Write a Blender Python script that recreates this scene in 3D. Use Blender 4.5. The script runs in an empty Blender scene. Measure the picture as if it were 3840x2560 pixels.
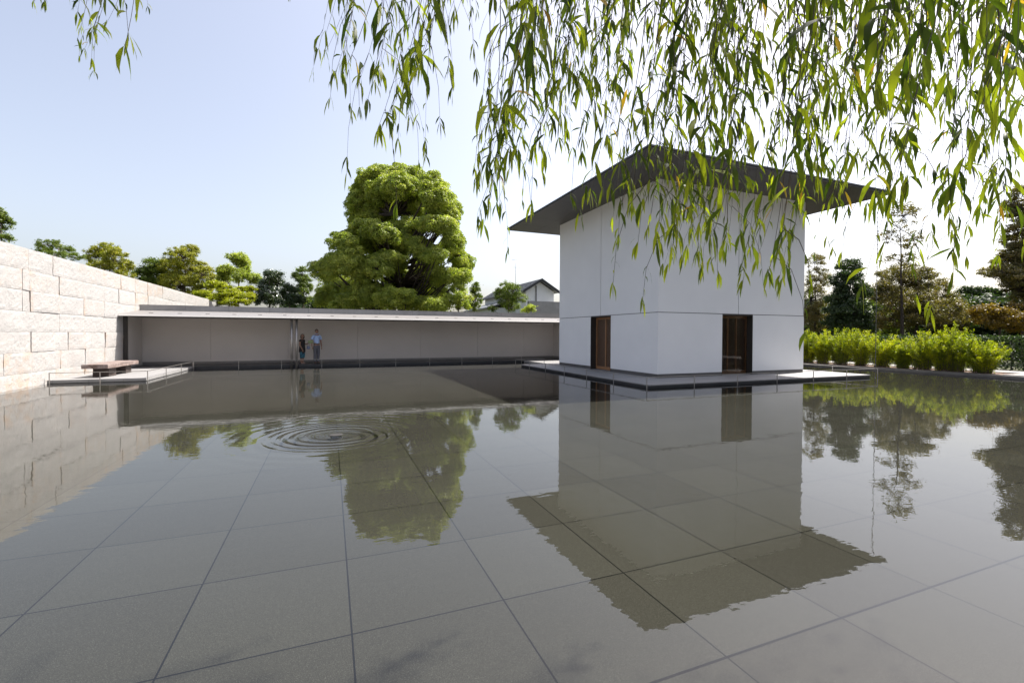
import bpy, bmesh, math, random
import numpy as np
from mathutils import Vector, Matrix, noise
R_ = math.radians
scene = bpy.context.scene
C = scene.collection

# ------------------------------------------------------------ camera, world, sun, exposure
YAW, PITCH, ROLL = .3798, -.0155, .004
cam_d = bpy.data.cameras.new('camera'); cam = bpy.data.objects.new('camera', cam_d); C.objects.link(cam)
fw = Vector((math.sin(YAW)*math.cos(PITCH), math.cos(YAW)*math.cos(PITCH), math.sin(PITCH)))
rt = Vector((math.cos(YAW), -math.sin(YAW), 0)); up = rt.cross(fw)
r2 = math.cos(ROLL)*rt + math.sin(ROLL)*up; u2 = -math.sin(ROLL)*rt + math.cos(ROLL)*up
m = Matrix((( r2.x, u2.x, -fw.x), (r2.y, u2.y, -fw.y), (r2.z, u2.z, -fw.z)))
cam.matrix_world = Matrix.Translation((0, 0, 1.6014)) @ m.to_4x4()
cam_d.sensor_fit = 'HORIZONTAL'; cam_d.sensor_width = 36; cam_d.lens = 16.03
cam_d.clip_start = .05; cam_d.clip_end = 2000
scene.camera = cam

SUN = Vector((.527, .121, .841)).normalized()
w = bpy.data.worlds.new('World'); scene.world = w; w.use_nodes = True
nt = w.node_tree; bg = nt.nodes['Background']
sky = nt.nodes.new('ShaderNodeTexSky'); sky.sky_type = 'NISHITA'; sky.sun_disc = False
sky.sun_elevation = R_(57.2); sky.sun_rotation = R_(77.0)
sky.air_density = 1.1; sky.dust_density = 3.6; sky.ozone_density = 2.0; sky.altitude = 0
wb = nt.nodes.new('ShaderNodeMix'); wb.data_type = 'RGBA'; wb.blend_type = 'MULTIPLY'; wb.inputs[0].default_value = 1; wb.inputs[7].default_value = (.965, .92, .91, 1)   # camera white balance
hs = nt.nodes.new('ShaderNodeHueSaturation'); hs.inputs['Saturation'].default_value = .68; nt.links.new(sky.outputs[0], hs.inputs['Color']); nt.links.new(hs.outputs[0], wb.inputs[6]); nt.links.new(wb.outputs[2], bg.inputs[0]); bg.inputs[1].default_value = .13
sl = bpy.data.lights.new('sun', 'SUN'); sl.energy = 4.9; sl.angle = R_(1.0); sl.color = (1, .955, .88)
so = bpy.data.objects.new('sun', sl); C.objects.link(so)
so.rotation_euler = SUN.to_track_quat('Z', 'Y').to_euler()
scene.view_settings.view_transform = 'Standard'; scene.view_settings.look = 'None'
scene.view_settings.exposure = 1.08; scene.view_settings.gamma = 1
scene.render.engine = 'CYCLES'
scene.cycles.max_bounces = 10; scene.cycles.transparent_max_bounces = 12

# ------------------------------------------------------------ helpers
def tag(o, label=None, cat=None, group=None, kind=None):
    if label: o['label'] = label
    if cat: o['category'] = cat
    if group: o['group'] = group
    if kind: o['kind'] = kind
    return o
def empty(name, loc, label, cat, group=None):
    o = bpy.data.objects.new(name, None); C.objects.link(o); o.location = loc; o.empty_display_size = .3
    return tag(o, label, cat, group)
def link(name, me, mat=None, parent=None, loc=None):
    o = bpy.data.objects.new(name, me); C.objects.link(o)
    if mat and not me.materials: me.materials.append(mat)
    if parent:
        o.parent = parent
        o.location = (0, 0, 0)
        if loc is None: o.matrix_parent_inverse = Matrix.Translation(-Vector(parent.location))
    if loc is not None: o.location = loc
    return o
class MB:
    """collects shapes (world coordinates) into one mesh"""
    def __init__(s): s.bm = bmesh.new()
    def box(s, x0, x1, y0, y1, z0, z1, bev=0):
        r = bmesh.ops.create_cube(s.bm, size=1)
        vs = r['verts']
        for v in vs:
            v.co = Vector((x0+(v.co.x+.5)*(x1-x0), y0+(v.co.y+.5)*(y1-y0), z0+(v.co.z+.5)*(z1-z0)))
        if bev:
            es = list({e for v in vs for e in v.link_edges})
            bmesh.ops.bevel(s.bm, geom=es, offset=bev, segments=2, affect='EDGES')
        return s
    def tube(s, pts, rad, n=8, cap=True):
        pts = [Vector(p) for p in pts]
        if not hasattr(rad, '__len__'): rad = [rad]*len(pts)
        rings = []
        prev = None
        for i, p in enumerate(pts):
            d = (pts[min(i+1, len(pts)-1)]-pts[max(i-1, 0)])
            if d.length < 1e-9: d = Vector((0, 0, 1))
            d.normalize()
            if prev is None:
                a = d.orthogonal().normalized()
            else:
                a = prev - d*prev.dot(d)
                a = a.normalized() if a.length > 1e-6 else d.orthogonal().normalized()
            prev = a; b = d.cross(a)
            rings.append([s.bm.verts.new(p+(a*math.cos(2*math.pi*k/n)+b*math.sin(2*math.pi*k/n))*rad[i]) for k in range(n)])
        for i in range(len(rings)-1):
            for k in range(n):
                f = s.bm.faces.new((rings[i][k], rings[i][(k+1) % n], rings[i+1][(k+1) % n], rings[i+1][k])); f.smooth = True
        if cap:
            s.bm.faces.new(rings[0][::-1]); s.bm.faces.new(rings[-1])
        return s
    def poly(s, pts):
        return s.bm.faces.new([s.bm.verts.new(p) for p in pts])
    def prism(s, pts, vec):
        """closed solid: polygon pts extruded by vec"""
        v = Vector(vec)
        a = [s.bm.verts.new(p) for p in pts]; b = [s.bm.verts.new(Vector(p)+v) for p in pts]
        n = len(a)
        s.bm.faces.new(a[::-1]); s.bm.faces.new(b)
        for i in range(n): s.bm.faces.new((a[i], a[(i+1) % n], b[(i+1) % n], b[i]))
        return s
    def build(s, name, mat, parent=None):
        bmesh.ops.recalc_face_normals(s.bm, faces=s.bm.faces[:])
        me = bpy.data.meshes.new(name); s.bm.to_mesh(me); s.bm.free()
        return link(name, me, mat, parent)

# ------------------------------------------------------------ materials
class N:
    def __init__(s, name):
        s.m = bpy.data.materials.new(name); s.m.use_nodes = True; s.t = s.m.node_tree; s.n = s.t.nodes; s.l = s.t.links
        s.b = s.n['Principled BSDF']; s.out = s.n['Material Output']
        s.co = s.n.new('ShaderNodeTexCoord').outputs['Object']
    def add(s, typ, **kw):
        x = s.n.new(typ)
        for k, v in kw.items():
            if k.startswith('i_'):
                key = k[2:]; key = int(key) if key.isdigit() else key.replace('_', ' ')
                if hasattr(v, 'is_output') or isinstance(v, bpy.types.NodeSocket): s.l.new(v, x.inputs[key])
                else: x.inputs[key].default_value = v
            else: setattr(x, k, v)
        return x
    def noise(s, scale, detail=4, rough=.55, vec=None, dist=0):
        x = s.add('ShaderNodeTexNoise', i_Scale=scale, i_Detail=detail, i_Roughness=rough, i_Distortion=dist)
        s.l.new(vec if vec else s.co, x.inputs['Vector']); return x.outputs['Fac']
    def ramp(s, fac, stops):
        x = s.add('ShaderNodeValToRGB'); s.l.new(fac, x.inputs[0])
        e = x.color_ramp.elements
        while len(e) < len(stops): e.new(.5)
        for i, (p, c) in enumerate(stops): e[i].position = p; e[i].color = (*c, 1) if len(c) == 3 else c
        return x.outputs[0]
    def math(s, op, a, b=None, c=None):
        x = s.add('ShaderNodeMath', operation=op)
        for i, v in enumerate((a, b, c)):
            if v is None: continue
            if isinstance(v, (int, float)): x.inputs[i].default_value = v
            else: s.l.new(v, x.inputs[i])
        return x.outputs[0]
    def mix(s, fac, a, b, mode='MIX'):
        x = s.add('ShaderNodeMix', data_type='RGBA', blend_type=mode)
        for i, v in ((0, fac), (6, a), (7, b)):
            if isinstance(v, (int, float)): x.inputs[i].default_value = v
            elif isinstance(v, tuple): x.inputs[i].default_value = (*v, 1)
            else: s.l.new(v, x.inputs[i])
        return x.outputs[2]
    def col(s, v): s.l.new(v, s.b.inputs['Base Color'])
    def rgh(s, v): 
        if isinstance(v, float): s.b.inputs['Roughness'].default_value = v
        else: s.l.new(v, s.b.inputs['Roughness'])
    def bump(s, h, dist=.01, strength=1.0, prev=None):
        x = s.add('ShaderNodeBump', i_Strength=strength, i_Distance=dist); s.l.new(h, x.inputs['Height'])
        if prev: s.l.new(prev, x.inputs['Normal'])
        s.l.new(x.outputs[0], s.b.inputs['Normal']); return x.outputs[0]
    def mapped(s, sc):
        x = s.add('ShaderNodeMapping'); x.inputs['Scale'].default_value = sc; s.l.new(s.co, x.inputs['Vector']); return x.outputs[0]

def basic(name, c, rough=.6, var=.12, scale=3., metal=0., bump=0., bscale=40., spec=.5):
    n = N(name)
    f = n.noise(scale, 5)
    lo = tuple(max(0, x*(1-var)) for x in c); hi = tuple(x*(1+var) for x in c)
    n.col(n.ramp(f, [(.3, lo), (.7, hi)]))
    n.rgh(rough); n.b.inputs['Metallic'].default_value = metal
    n.b.inputs['Specular IOR Level'].default_value = spec
    if bump: n.bump(n.noise(bscale, 5), bump)
    return n.m

def leafmat(name, ramp, trans=.45, gloss=.35, rough=.45):
    """leaf colour varies leaf by leaf through the point attribute 'tone'"""
    n = N(name)
    at = n.add('ShaderNodeAttribute', attribute_name='tone').outputs['Fac']
    c = n.ramp(at, ramp)
    n.col(c); n.rgh(rough); n.b.inputs['Specular IOR Level'].default_value = gloss
    tr = n.add('ShaderNodeBsdfTranslucent')
    tc = n.mix(1.0, c, (1.25, 1.45, .45), 'MULTIPLY'); n.l.new(tc, tr.inputs[0])
    mx = n.add('ShaderNodeMixShader'); mx.inputs[0].default_value = trans
    n.l.new(n.b.outputs[0], mx.inputs[1]); n.l.new(tr.outputs[0], mx.inputs[2])
    n.l.new(mx.outputs[0], n.out.inputs[0])
    return n.m

M = {}
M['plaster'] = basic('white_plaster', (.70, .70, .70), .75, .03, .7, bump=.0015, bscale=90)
M['groove'] = basic('groove_shadow_gap', (.09, .088, .085), .8)
M['soffit'] = basic('dark_soffit_panel', (.062, .057, .053), .42, .1, 1.2, spec=.4)
M['roofmetal'] = basic('dark_roof_metal', (.05, .05, .052), .4, .1, 2)
M['skirting'] = basic('grey_skirting', (.085, .08, .078), .6, .08, 2)
M['gallery_skirting'] = basic('gallery_skirting', (.17, .155, .145), .6, .08, 2)
M['joint_rust'] = basic('rusty_joint', (.26, .125, .085), .9, .3, 3)
M['leg'] = basic('shaded_leg_stone', (.045, .032, .028), .85, .3, 8, bump=.01)  # bench legs: their shade is put into this darker brown
M['bronze'] = basic('dark_bronze', (.035, .03, .026), .45, .1, 2)
M['steel'] = basic('brushed_steel', (.36, .34, .32), .38, .08, 6, metal=.75)
M['chain'] = basic('weathered_chain', (.10, .10, .10), .5, .1, 6, metal=.5)
M['fascia'] = basic('pale_fascia', (.42, .41, .40), .5, .04, 2)
M['pale_metal'] = basic('pale_metal_roof', (.185, .175, .17), .5, .06, 1.5)
M['canopy_soffit'] = basic('canopy_soffit', (.12, .115, .11), .6, .06, 1)
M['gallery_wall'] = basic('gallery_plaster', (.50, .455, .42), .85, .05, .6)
M['darkstone'] = basic('dark_platform_stone', (.022, .023, .026), .45, .15, 3)
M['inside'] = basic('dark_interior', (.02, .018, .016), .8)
M['soil'] = basic('reddish_soil', (.16, .105, .08), .95, .35, 6, bump=.02, bscale=20)
M['ground'] = basic('ground_cover', (.07, .075, .035), .95, .4, 1.5, bump=.05, bscale=4)
M['bark'] = basic('bark', (.085, .062, .045), .9, .35, 6, bump=.02, bscale=14)
M['bark_dark'] = basic('dark_bark', (.045, .033, .026), .9, .3, 6, bump=.02, bscale=14)
M['twig'] = basic('willow_twig', (.045, .032, .018), .6, .3, 8)
M['path'] = basic('pale_paving', (.26, .245, .235), .85, .12, 2, bump=.003)
M['tilegrey'] = basic('grey_roof_tile', (.13, .135, .145), .5, .2, 5)
M['blackmetal'] = basic('black_gutter', (.015, .015, .016), .5)
M['housewall'] = basic('white_house_wall', (.62, .62, .63), .8, .05, 1)
M['glassdark'] = basic('dark_window_glass', (.02, .022, .025), .08, .1, 1)
M['kerb'] = basic('dark_kerb_stone', (.10, .095, .09), .7, .2, 2, bump=.004)

# deck stone: pale grey slabs with fine joints
n = N('pale_deck_stone')
br = n.add('ShaderNodeTexBrick', offset=0., squash=1.); n.l.new(n.co, br.inputs['Vector'])
for k, v in (('Scale', 1.), ('Mortar Size', .004), ('Brick Width', .9), ('Row Height', .9), ('Mortar Smooth', .1)): br.inputs[k].default_value = v
f = n.noise(2, 6)
cc = n.ramp(f, [(.25, (.225, .22, .218)), (.75, (.27, .265, .262))])
cc = n.mix(n.math('MULTIPLY', n.noise(180, 2), .25), cc, (.17, .165, .165))
cc = n.mix(br.outputs['Fac'], cc, (.12, .115, .11)); n.col(cc); n.rgh(.62); M['deck'] = n.m

# concrete parapet with formwork joints
n = N('board_concrete')
f = n.noise(1.2, 7, .6); g = n.noise(1, 4, .6, n.mapped((9, 9, .6)))
cc = n.ramp(f, [(.25, (.22, .215, .21)), (.8, (.36, .355, .35))])
cc = n.mix(n.math('MULTIPLY', g, .35), cc, (.14, .14, .135))
n.col(cc); n.rgh(.85); n.bump(n.noise(60, 4), .003); M['concrete'] = n.m

# granite: pinkish white split face, iron stains running from the joints
n = N('split_granite')
f1 = n.noise(1.6, 5, .6); f2 = n.noise(38, 5, .7); f3 = n.noise(150, 3, .7)
cc = n.ramp(f1, [(.3, (.355, .345, .335)), (.7, (.405, .395, .385))])
cc = n.mix(n.math('MULTIPLY', n.ramp(f2, [(.42, (1, 1, 1)), (.58, (0, 0, 0))]), .22), cc, (.30, .285, .285))
cc = n.mix(n.math('MULTIPLY', n.ramp(f3, [(.35, (1, 1, 1)), (.5, (0, 0, 0))]), .25), cc, (.22, .20, .20))
at = n.add('ShaderNodeAttribute', attribute_name='stain').outputs['Fac']
st = n.math('MULTIPLY', at, n.ramp(n.noise(3.5, 4, .65), [(.42, (0, 0, 0)), (.62, (1, 1, 1))]))
cc = n.mix(n.math('MULTIPLY', st, .7), cc, (.40, .28, .19))
n.col(cc); n.rgh(.9)
b1 = n.bump(n.noise(14, 6, .68), .020); n.bump(n.noise(60, 5, .7), .010, 1.0, b1); M['granite'] = n.m

# wood lattice
n = N('brown_lattice_wood')
f = n.noise(4, 5, .6, n.mapped((12, 12, 1)))
n.col(n.ramp(f, [(.3, (.20, .095, .04)), (.7, (.32, .165, .075))])); n.rgh(.55); M['wood'] = n.m
n = N('dark_lattice_wood')
f = n.noise(4, 5, .6, n.mapped((12, 12, 1)))
n.col(n.ramp(f, [(.3, (.085, .048, .028)), (.7, (.13, .075, .045))])); n.rgh(.55); M['wood_dark'] = n.m
# bench slab
n = N('weathered_reddish_slab')
f = n.noise(5, 6, .65)
n.col(n.ramp(f, [(.3, (.11, .07, .055)), (.52, (.19, .145, .13)), (.72, (.27, .225, .21))])); n.rgh(.85)
n.bump(n.noise(25, 5), .012); M['bench'] = n.m

# pool floor: dark granite slabs 0.9 m square, thin dark joints
n = N('pool_floor_stone')
sep = n.add('ShaderNodeSeparateXYZ'); n.l.new(n.co, sep.inputs[0])
def joint(axis, off, halfw):
    u = n.math('DIVIDE', n.math('SUBTRACT', sep.outputs[axis], off), .9)
    d = n.math('MULTIPLY', n.math('ABSOLUTE', n.math('SUBTRACT', n.math('FRACT', n.math('ADD', u, 100.5)), .5)), .9)
    return n.math('LESS_THAN', d, halfw)
jx = joint('X', .11, .005); jy = joint('Y', 2.658, .005)
wide = n.math('LESS_THAN', n.math('ABSOLUTE', n.math('SUBTRACT', sep.outputs['Y'], 1.758)), .008)
jj = n.math('MAXIMUM', n.math('MAXIMUM', jx, jy), wide)
fx = n.math('FLOOR', n.math('ADD', n.math('DIVIDE', n.math('SUBTRACT', sep.outputs['X'], .11), .9), 100))
fy = n.math('FLOOR', n.math('ADD', n.math('DIVIDE', n.math('SUBTRACT', sep.outputs['Y'], 2.658), .9), 100))
cmb = n.add('ShaderNodeCombineXYZ'); n.l.new(fx, cmb.inputs[0]); n.l.new(fy, cmb.inputs[1])
wn = n.add('ShaderNodeTexWhiteNoise', noise_dimensions='2D'); n.l.new(cmb.outputs[0], wn.inputs['Vector'])
base = n.ramp(wn.outputs['Value'], [(0, (.041, .039, .033)), (1, (.053, .051, .043))])
sp = n.noise(260, 3, .8); base = n.mix(n.ramp(sp, [(.36, (1, 1, 1)), (.52, (0, 0, 0))]), base, (.026, .025, .021))
sp2 = n.noise(190, 2, .8, n.mapped((1, 1.3, 1))); base = n.mix(n.math('MULTIPLY', n.ramp(sp2, [(.55, (0, 0, 0)), (.66, (1, 1, 1))]), .6), base, (.14, .137, .12))
lg = n.noise(.5, 5, .6); base = n.mix(n.math('MULTIPLY', lg, .30), base, (.034, .032, .026))
n.col(n.mix(jj, base, (.010, .010, .010))); n.rgh(.9); n.b.inputs['Specular IOR Level'].default_value = 0.; M['poolfloor'] = n.m

# water: clear sheet, Fresnel reflection over a see-through film, real slight waves by bump
n = N('still_water')
n.n.remove(n.b)
sep = n.add('ShaderNodeSeparateXYZ'); n.l.new(n.co, sep.inputs[0])
RX, RY = .087, 7.729
dx = n.math('SUBTRACT', sep.outputs['X'], RX); dy = n.math('SUBTRACT', sep.outputs['Y'], RY)
r = n.math('SQRT', n.math('ADD', n.math('MULTIPLY', dx, dx), n.math('MULTIPLY', dy, dy)))
wob = n.noise(1.7, 2, .5)
rr = n.math('ADD', r, n.math('MULTIPLY', wob, .05))
# long outer rings fading with radius, short tight rings near the spout
env1 = n.math('MULTIPLY', n.math('SMOOTH_MIN', n.math('MULTIPLY', r, 3.), 1., .3), n.math('EXPONENT', n.math('MULTIPLY', n.math('POWER', n.math('DIVIDE', r, .98), 6.), -1.)))
ring1 = n.math('MULTIPLY', n.math('MULTIPLY', n.math('SINE', n.math('ADD', n.math('MULTIPLY', rr, 46.), n.math('DIVIDE', 9., n.math('ADD', rr, .25)))), env1), .0042)
env2 = n.math('EXPONENT', n.math('MULTIPLY', n.math('POWER', n.math('DIVIDE', r, .62), 4.), -1.))
ring2 = n.math('MULTIPLY', n.math('MULTIPLY', n.math('SINE', n.math('MULTIPLY', rr, 130.)), env2), .0009)
env3 = n.math('EXPONENT', n.math('MULTIPLY', n.math('POWER', n.math('DIVIDE', r, 1.7), 4.), -1.))
ring3 = n.math('MULTIPLY', n.math('MULTIPLY', n.math('SINE', n.math('MULTIPLY', rr, 24.)), env3), .0008)
chop = n.math('MULTIPLY', n.math('MULTIPLY', n.math('SUBTRACT', n.noise(42, 3, .6), .5), env2), .003)
gate = n.ramp(n.noise(.22, 2), [(.35, (.35, .35, .35)), (.65, (1, 1, 1))])
fine = n.math('MULTIPLY', n.math('SUBTRACT', n.noise(17, 2, .5, n.mapped((.6, 1.3, 1))), .5), .00012)
small = n.math('MULTIPLY', n.math('MULTIPLY', n.math('SUBTRACT', n.noise(6.5, 2, .45, n.mapped((.7, 1.25, 1))), .5), .0011), gate)
swell = n.math('MULTIPLY', n.math('SUBTRACT', n.noise(1.3, 1, .4), .5), .0016)
hsum = n.math('ADD', n.math('ADD', n.math('ADD', ring1, ring2), n.math('ADD', ring3, chop)), n.math('ADD', n.math('ADD', small, fine), swell))
bp = n.add('ShaderNodeBump', i_Strength=1.0, i_Distance=1.0); n.l.new(hsum, bp.inputs['Height'])
fr = n.add('ShaderNodeFresnel', i_IOR=1.60); n.l.new(bp.outputs[0], fr.inputs['Normal'])
gl = n.add('ShaderNodeBsdfGlossy', i_Roughness=.004); n.l.new(bp.outputs[0], gl.inputs['Normal'])
tp = n.add('ShaderNodeBsdfTransparent'); tp.inputs[0].default_value = (.93, .95, .93, 1)
mx = n.add('ShaderNodeMixShader'); n.l.new(fr.outputs[0], mx.inputs[0]); n.l.new(tp.outputs[0], mx.inputs[1]); n.l.new(gl.outputs[0], mx.inputs[2])
n.l.new(mx.outputs[0], n.out.inputs[0]); M['water'] = n.m

# glass pane
n = N('window_glass')
n.n.remove(n.b)
fr = n.add('ShaderNodeFresnel', i_IOR=1.5); gl = n.add('ShaderNodeBsdfGlossy', i_Roughness=.01)
tp = n.add('ShaderNodeBsdfTransparent'); tp.inputs[0].default_value = (.8, .8, .78, 1)
mx = n.add('ShaderNodeMixShader'); n.l.new(fr.outputs[0], mx.inputs[0]); n.l.new(tp.outputs[0], mx.inputs[1]); n.l.new(gl.outputs[0], mx.inputs[2])
n.l.new(mx.outputs[0], n.out.inputs[0]); M['glass'] = n.m

# ------------------------------------------------------------ setting: ground, pool, banks
def sheet(name, x0, x1, y0, y1, z, mat):
    b = MB(); b.poly([(x0, y0, z), (x1, y0, z), (x1, y1, z), (x0, y1, z)])
    return tag(b.build(name, mat), kind='structure')
sheet('ground', -700, 700, -500, 900, -.5, M['ground'])
sheet('pool_floor', -8.30, 24.05, .78, 24.28, -.067, M['poolfloor'])
sheet('water', -8.30, 24.03, .80, 24.26, 0, M['water'])
tag(MB().box(-9.2, 24.0, -30, .80, -.45, .10).build('terrace', M['path']), kind='structure')
b = MB(); b.box(24.22, 25.75, -6, 40, -.45, .085); tag(b.build('planting_bed', M['soil']), kind='structure')
b = MB(); b.box(25.75, 27.35, -6, 40, -.45, .125); b.box(24.22, 25.748, -30, -6.002, -.45, .125)
b.box(24.222, 25.76, -5.99, 9.35, .08, .128); tag(b.build('path', M['path']), kind='structure')
b = MB(); b.box(27.35, 120, -60, 130, -.45, .09); b.box(-9.2, 27.35, 40.004, 130, -.45, .09); b.box(-9.2, 24.22, 28.8, 40, -.45, .09); b.box(-120, -9.2, -60, 130, -.45, .09)
tag(b.build('garden_ground', M['ground']), kind='structure')
b = MB(); b.box(24.0, 24.22, -30, 28.8, -.45, .10, .01)
tag(b.build('pool_kerb', M['kerb']), 'dark stone kerb edging the pool in front of the bright green shrubs', 'kerb')

# spout in the pool: low dark ring over which the ripples start
t = empty('water_spout', (.087, 7.729, 0), 'small dark round spout at the centre of the ripples', 'spout')
MB().tube([(.087, 7.729, -.066), (.087, 7.729, .001)], .085, 28).build('pipe', M['inside'], t)
MB().tube([(.087, 7.729, .0012), (.087, 7.729, .003)], [.105, .095], 28).build('rim', M['inside'], t)

# ------------------------------------------------------------ granite wall
rnd = random.Random(3)
def granite_wall():
    Z = [-.2, .42, 1.02, 1.62, 2.22, 2.83, 3.43, 4.06]
    J = [[-4, -1.2, 2.0, 5.1, 7.9, 10.6, 13.9, 15.6, 17.83, 19.13, 21.0, 22.7, 24.2, 26, 28, 30, 32.5, 35.6, 37.3, 39.3],
         [-4, -.4, 2.6, 4.9, 8.2, 11.2, 14.2, 16.6, 17.83, 19.43, 21.04, 22.6, 24.2, 26.6, 29, 31, 33, 35.6, 37.5, 39.3],
         [-4, -1.7, 1.3, 4.4, 7.1, 9.9, 13.1, 15.3, 17.83, 19.13, 19.9, 21.04, 22.65, 24.3, 26.1, 28.4, 30.9, 33.6, 35.6, 39.3],
         [-4, -.9, 2.3, 5.5, 8.8, 11.6, 14.8, 16.4, 19.4, 21.0, 22.5, 24.4, 26.9, 29.0, 31.3, 33.9, 35.6, 37.4, 39.3],
         [-4, -1.5, 1.7, 4.2, 7.6, 10.2, 13.6, 15.9, 17.46, 17.83, 19.37, 20.98, 22.57, 24.16, 25.6, 27.2, 29.4, 31.8, 33.6, 35.6, 39.3],
         [-4, -.6, 2.9, 5.8, 8.4, 11.4, 14.4, 16.45, 17.46, 17.8, 19.4, 20.95, 22.57, 23.95, 25.67, 27.23, 28.75, 30.9, 33.34, 35.6, 37.2, 39.3],
         [-4, -1.9, 1.1, 4.6, 7.5, 10.9, 13.3, 15.7, 17.78, 19.05, 20.65, 22.6, 24.16, 25.67, 27.23, 29.3, 31.83, 33.34, 35.6, 39.3]]
    V = []; F = []; S = []
    for r in range(7):
        for k in range(len(J[r])-1):
            y0, y1 = J[r][k], J[r][k+1]; z0, z1 = Z[r], Z[r+1]
            g = .0035
            y0 += g*1.7; y1 -= g*1.7; z0 += g*.9; z1 -= g*.9
            proud = rnd.uniform(0, .026); tilt = rnd.uniform(-.008, .008); lean = rnd.uniform(-.004, .010)
            dens = .075 if y0 > 8 else .14
            if y0 > 27: dens = .12
            ny = max(3, int((y1-y0)/dens)); nz = max(4, int((z1-z0)/dens))
            stain = rnd.random()**2*(1.3 if (r < 2 or (r in (4, 5, 6) and 22.5 < y0 < 30)) else .45)
            base = len(V)
            for i in range(ny+1):
                for j in range(nz+1):
                    a = i/ny; c = j/nz
                    y = y0+(y1-y0)*a; z = z0+(z1-z0)*c
                    e = min(a*(y1-y0), (1-a)*(y1-y0), c*(z1-z0), (1-c)*(z1-z0))
                    q = noise.noise(Vector((proud*90+k, y*2.3, z*2.3)))*.010+noise.noise(Vector((3, y*9, z*9+r)))*.010
                    x = -8.24+proud+tilt*(a-.5)*2+lean*c+q-(.007 if e < 1e-6 else 0)
                    yy = y+noise.noise(Vector((y, z*5, 7)))*.012*(1 if i in (0, ny) else 0)
                    zz = z+noise.noise(Vector((5, y*3, z)))*.008*(1 if j in (0, nz) and 0 < r else 0)
                    V.append((x, yy, zz))
                    ed = max(0, 1-min(a*(y1-y0), (1-a)*(y1-y0))/.16)
                    S.append(min(1, stain*.55+ed*.75*(.35+.65*(stain > .15))*rnd.uniform(.6, 1)+max(0, .45-z)*.9))
            for i in range(ny):
                for j in range(nz):
                    p = base+i*(nz+1)+j; F.append((p, p+nz+1, p+nz+2, p+1))
            # sides back to the core
            ring = [base+i*(nz+1) for i in range(ny+1)]+[base+ny*(nz+1)+j for j in range(1, nz+1)]+[base+i*(nz+1)+nz for i in range(ny-1, -1, -1)]+[base+j for j in range(nz-1, 0, -1)]
            b2 = len(V)
            for q_ in ring: V.append((-8.40, V[q_][1], V[q_][2])); S.append(.9)
            for i in range(len(ring)):
                i2 = (i+1) % len(ring); F.append((ring[i], b2+i, b2+i2, ring[i2]))
    me = bpy.data.meshes.new('granite_blocks'); me.from_pydata(V, [], F); me.update()
    a = me.attributes.new('stain', 'FLOAT', 'POINT'); a.data.foreach_set('value', S)
    t = empty('granite_wall', (-8.7, 16, 0), 'tall rough pinkish granite block wall along the left side of the pool', 'wall')
    link('stone_facing', me, M['granite'], t)
    MB().box(-9.15, -8.39, -4, 39.3, -.4, 4.03).build('core', M['joint_rust'], t)
    MB().box(-9.17, -8.37, -4, 39.32, 4.032, 4.062).build('coping', M['granite'], t)
    # rough end pillar of the wall, stepping forward of the face
    b = MB()
    bmesh.ops.create_grid(b.bm, x_segments=14, y_segments=34, size=.5)
    for v in b.bm.verts:
        y = 39.5+(v.co.x+.5)*2.3; z = (v.co.y+.5)*4.15-.2
        q = noise.noise(Vector((y*2.2, z*2.2, 1)))*.16+noise.noise(Vector((y*6, z*6, 1)))*.05
        v.co = Vector((-8.02+q, y+q*.3, z-max(0, y-41)*.4*(z/4)))
    f_ = [e for e in b.bm.edges if e.is_boundary]
    r_ = bmesh.ops.extrude_edge_only(b.bm, edges=f_)
    for v in [g for g in r_['geom'] if isinstance(g, bmesh.types.BMVert)]: v.co.x = -9.2
    bmesh.ops.contextual_create(b.bm, geom=[e for e in b.bm.edges if e.is_boundary])
    b.build('end_stone', M['granite'], t)
granite_wall()

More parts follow.
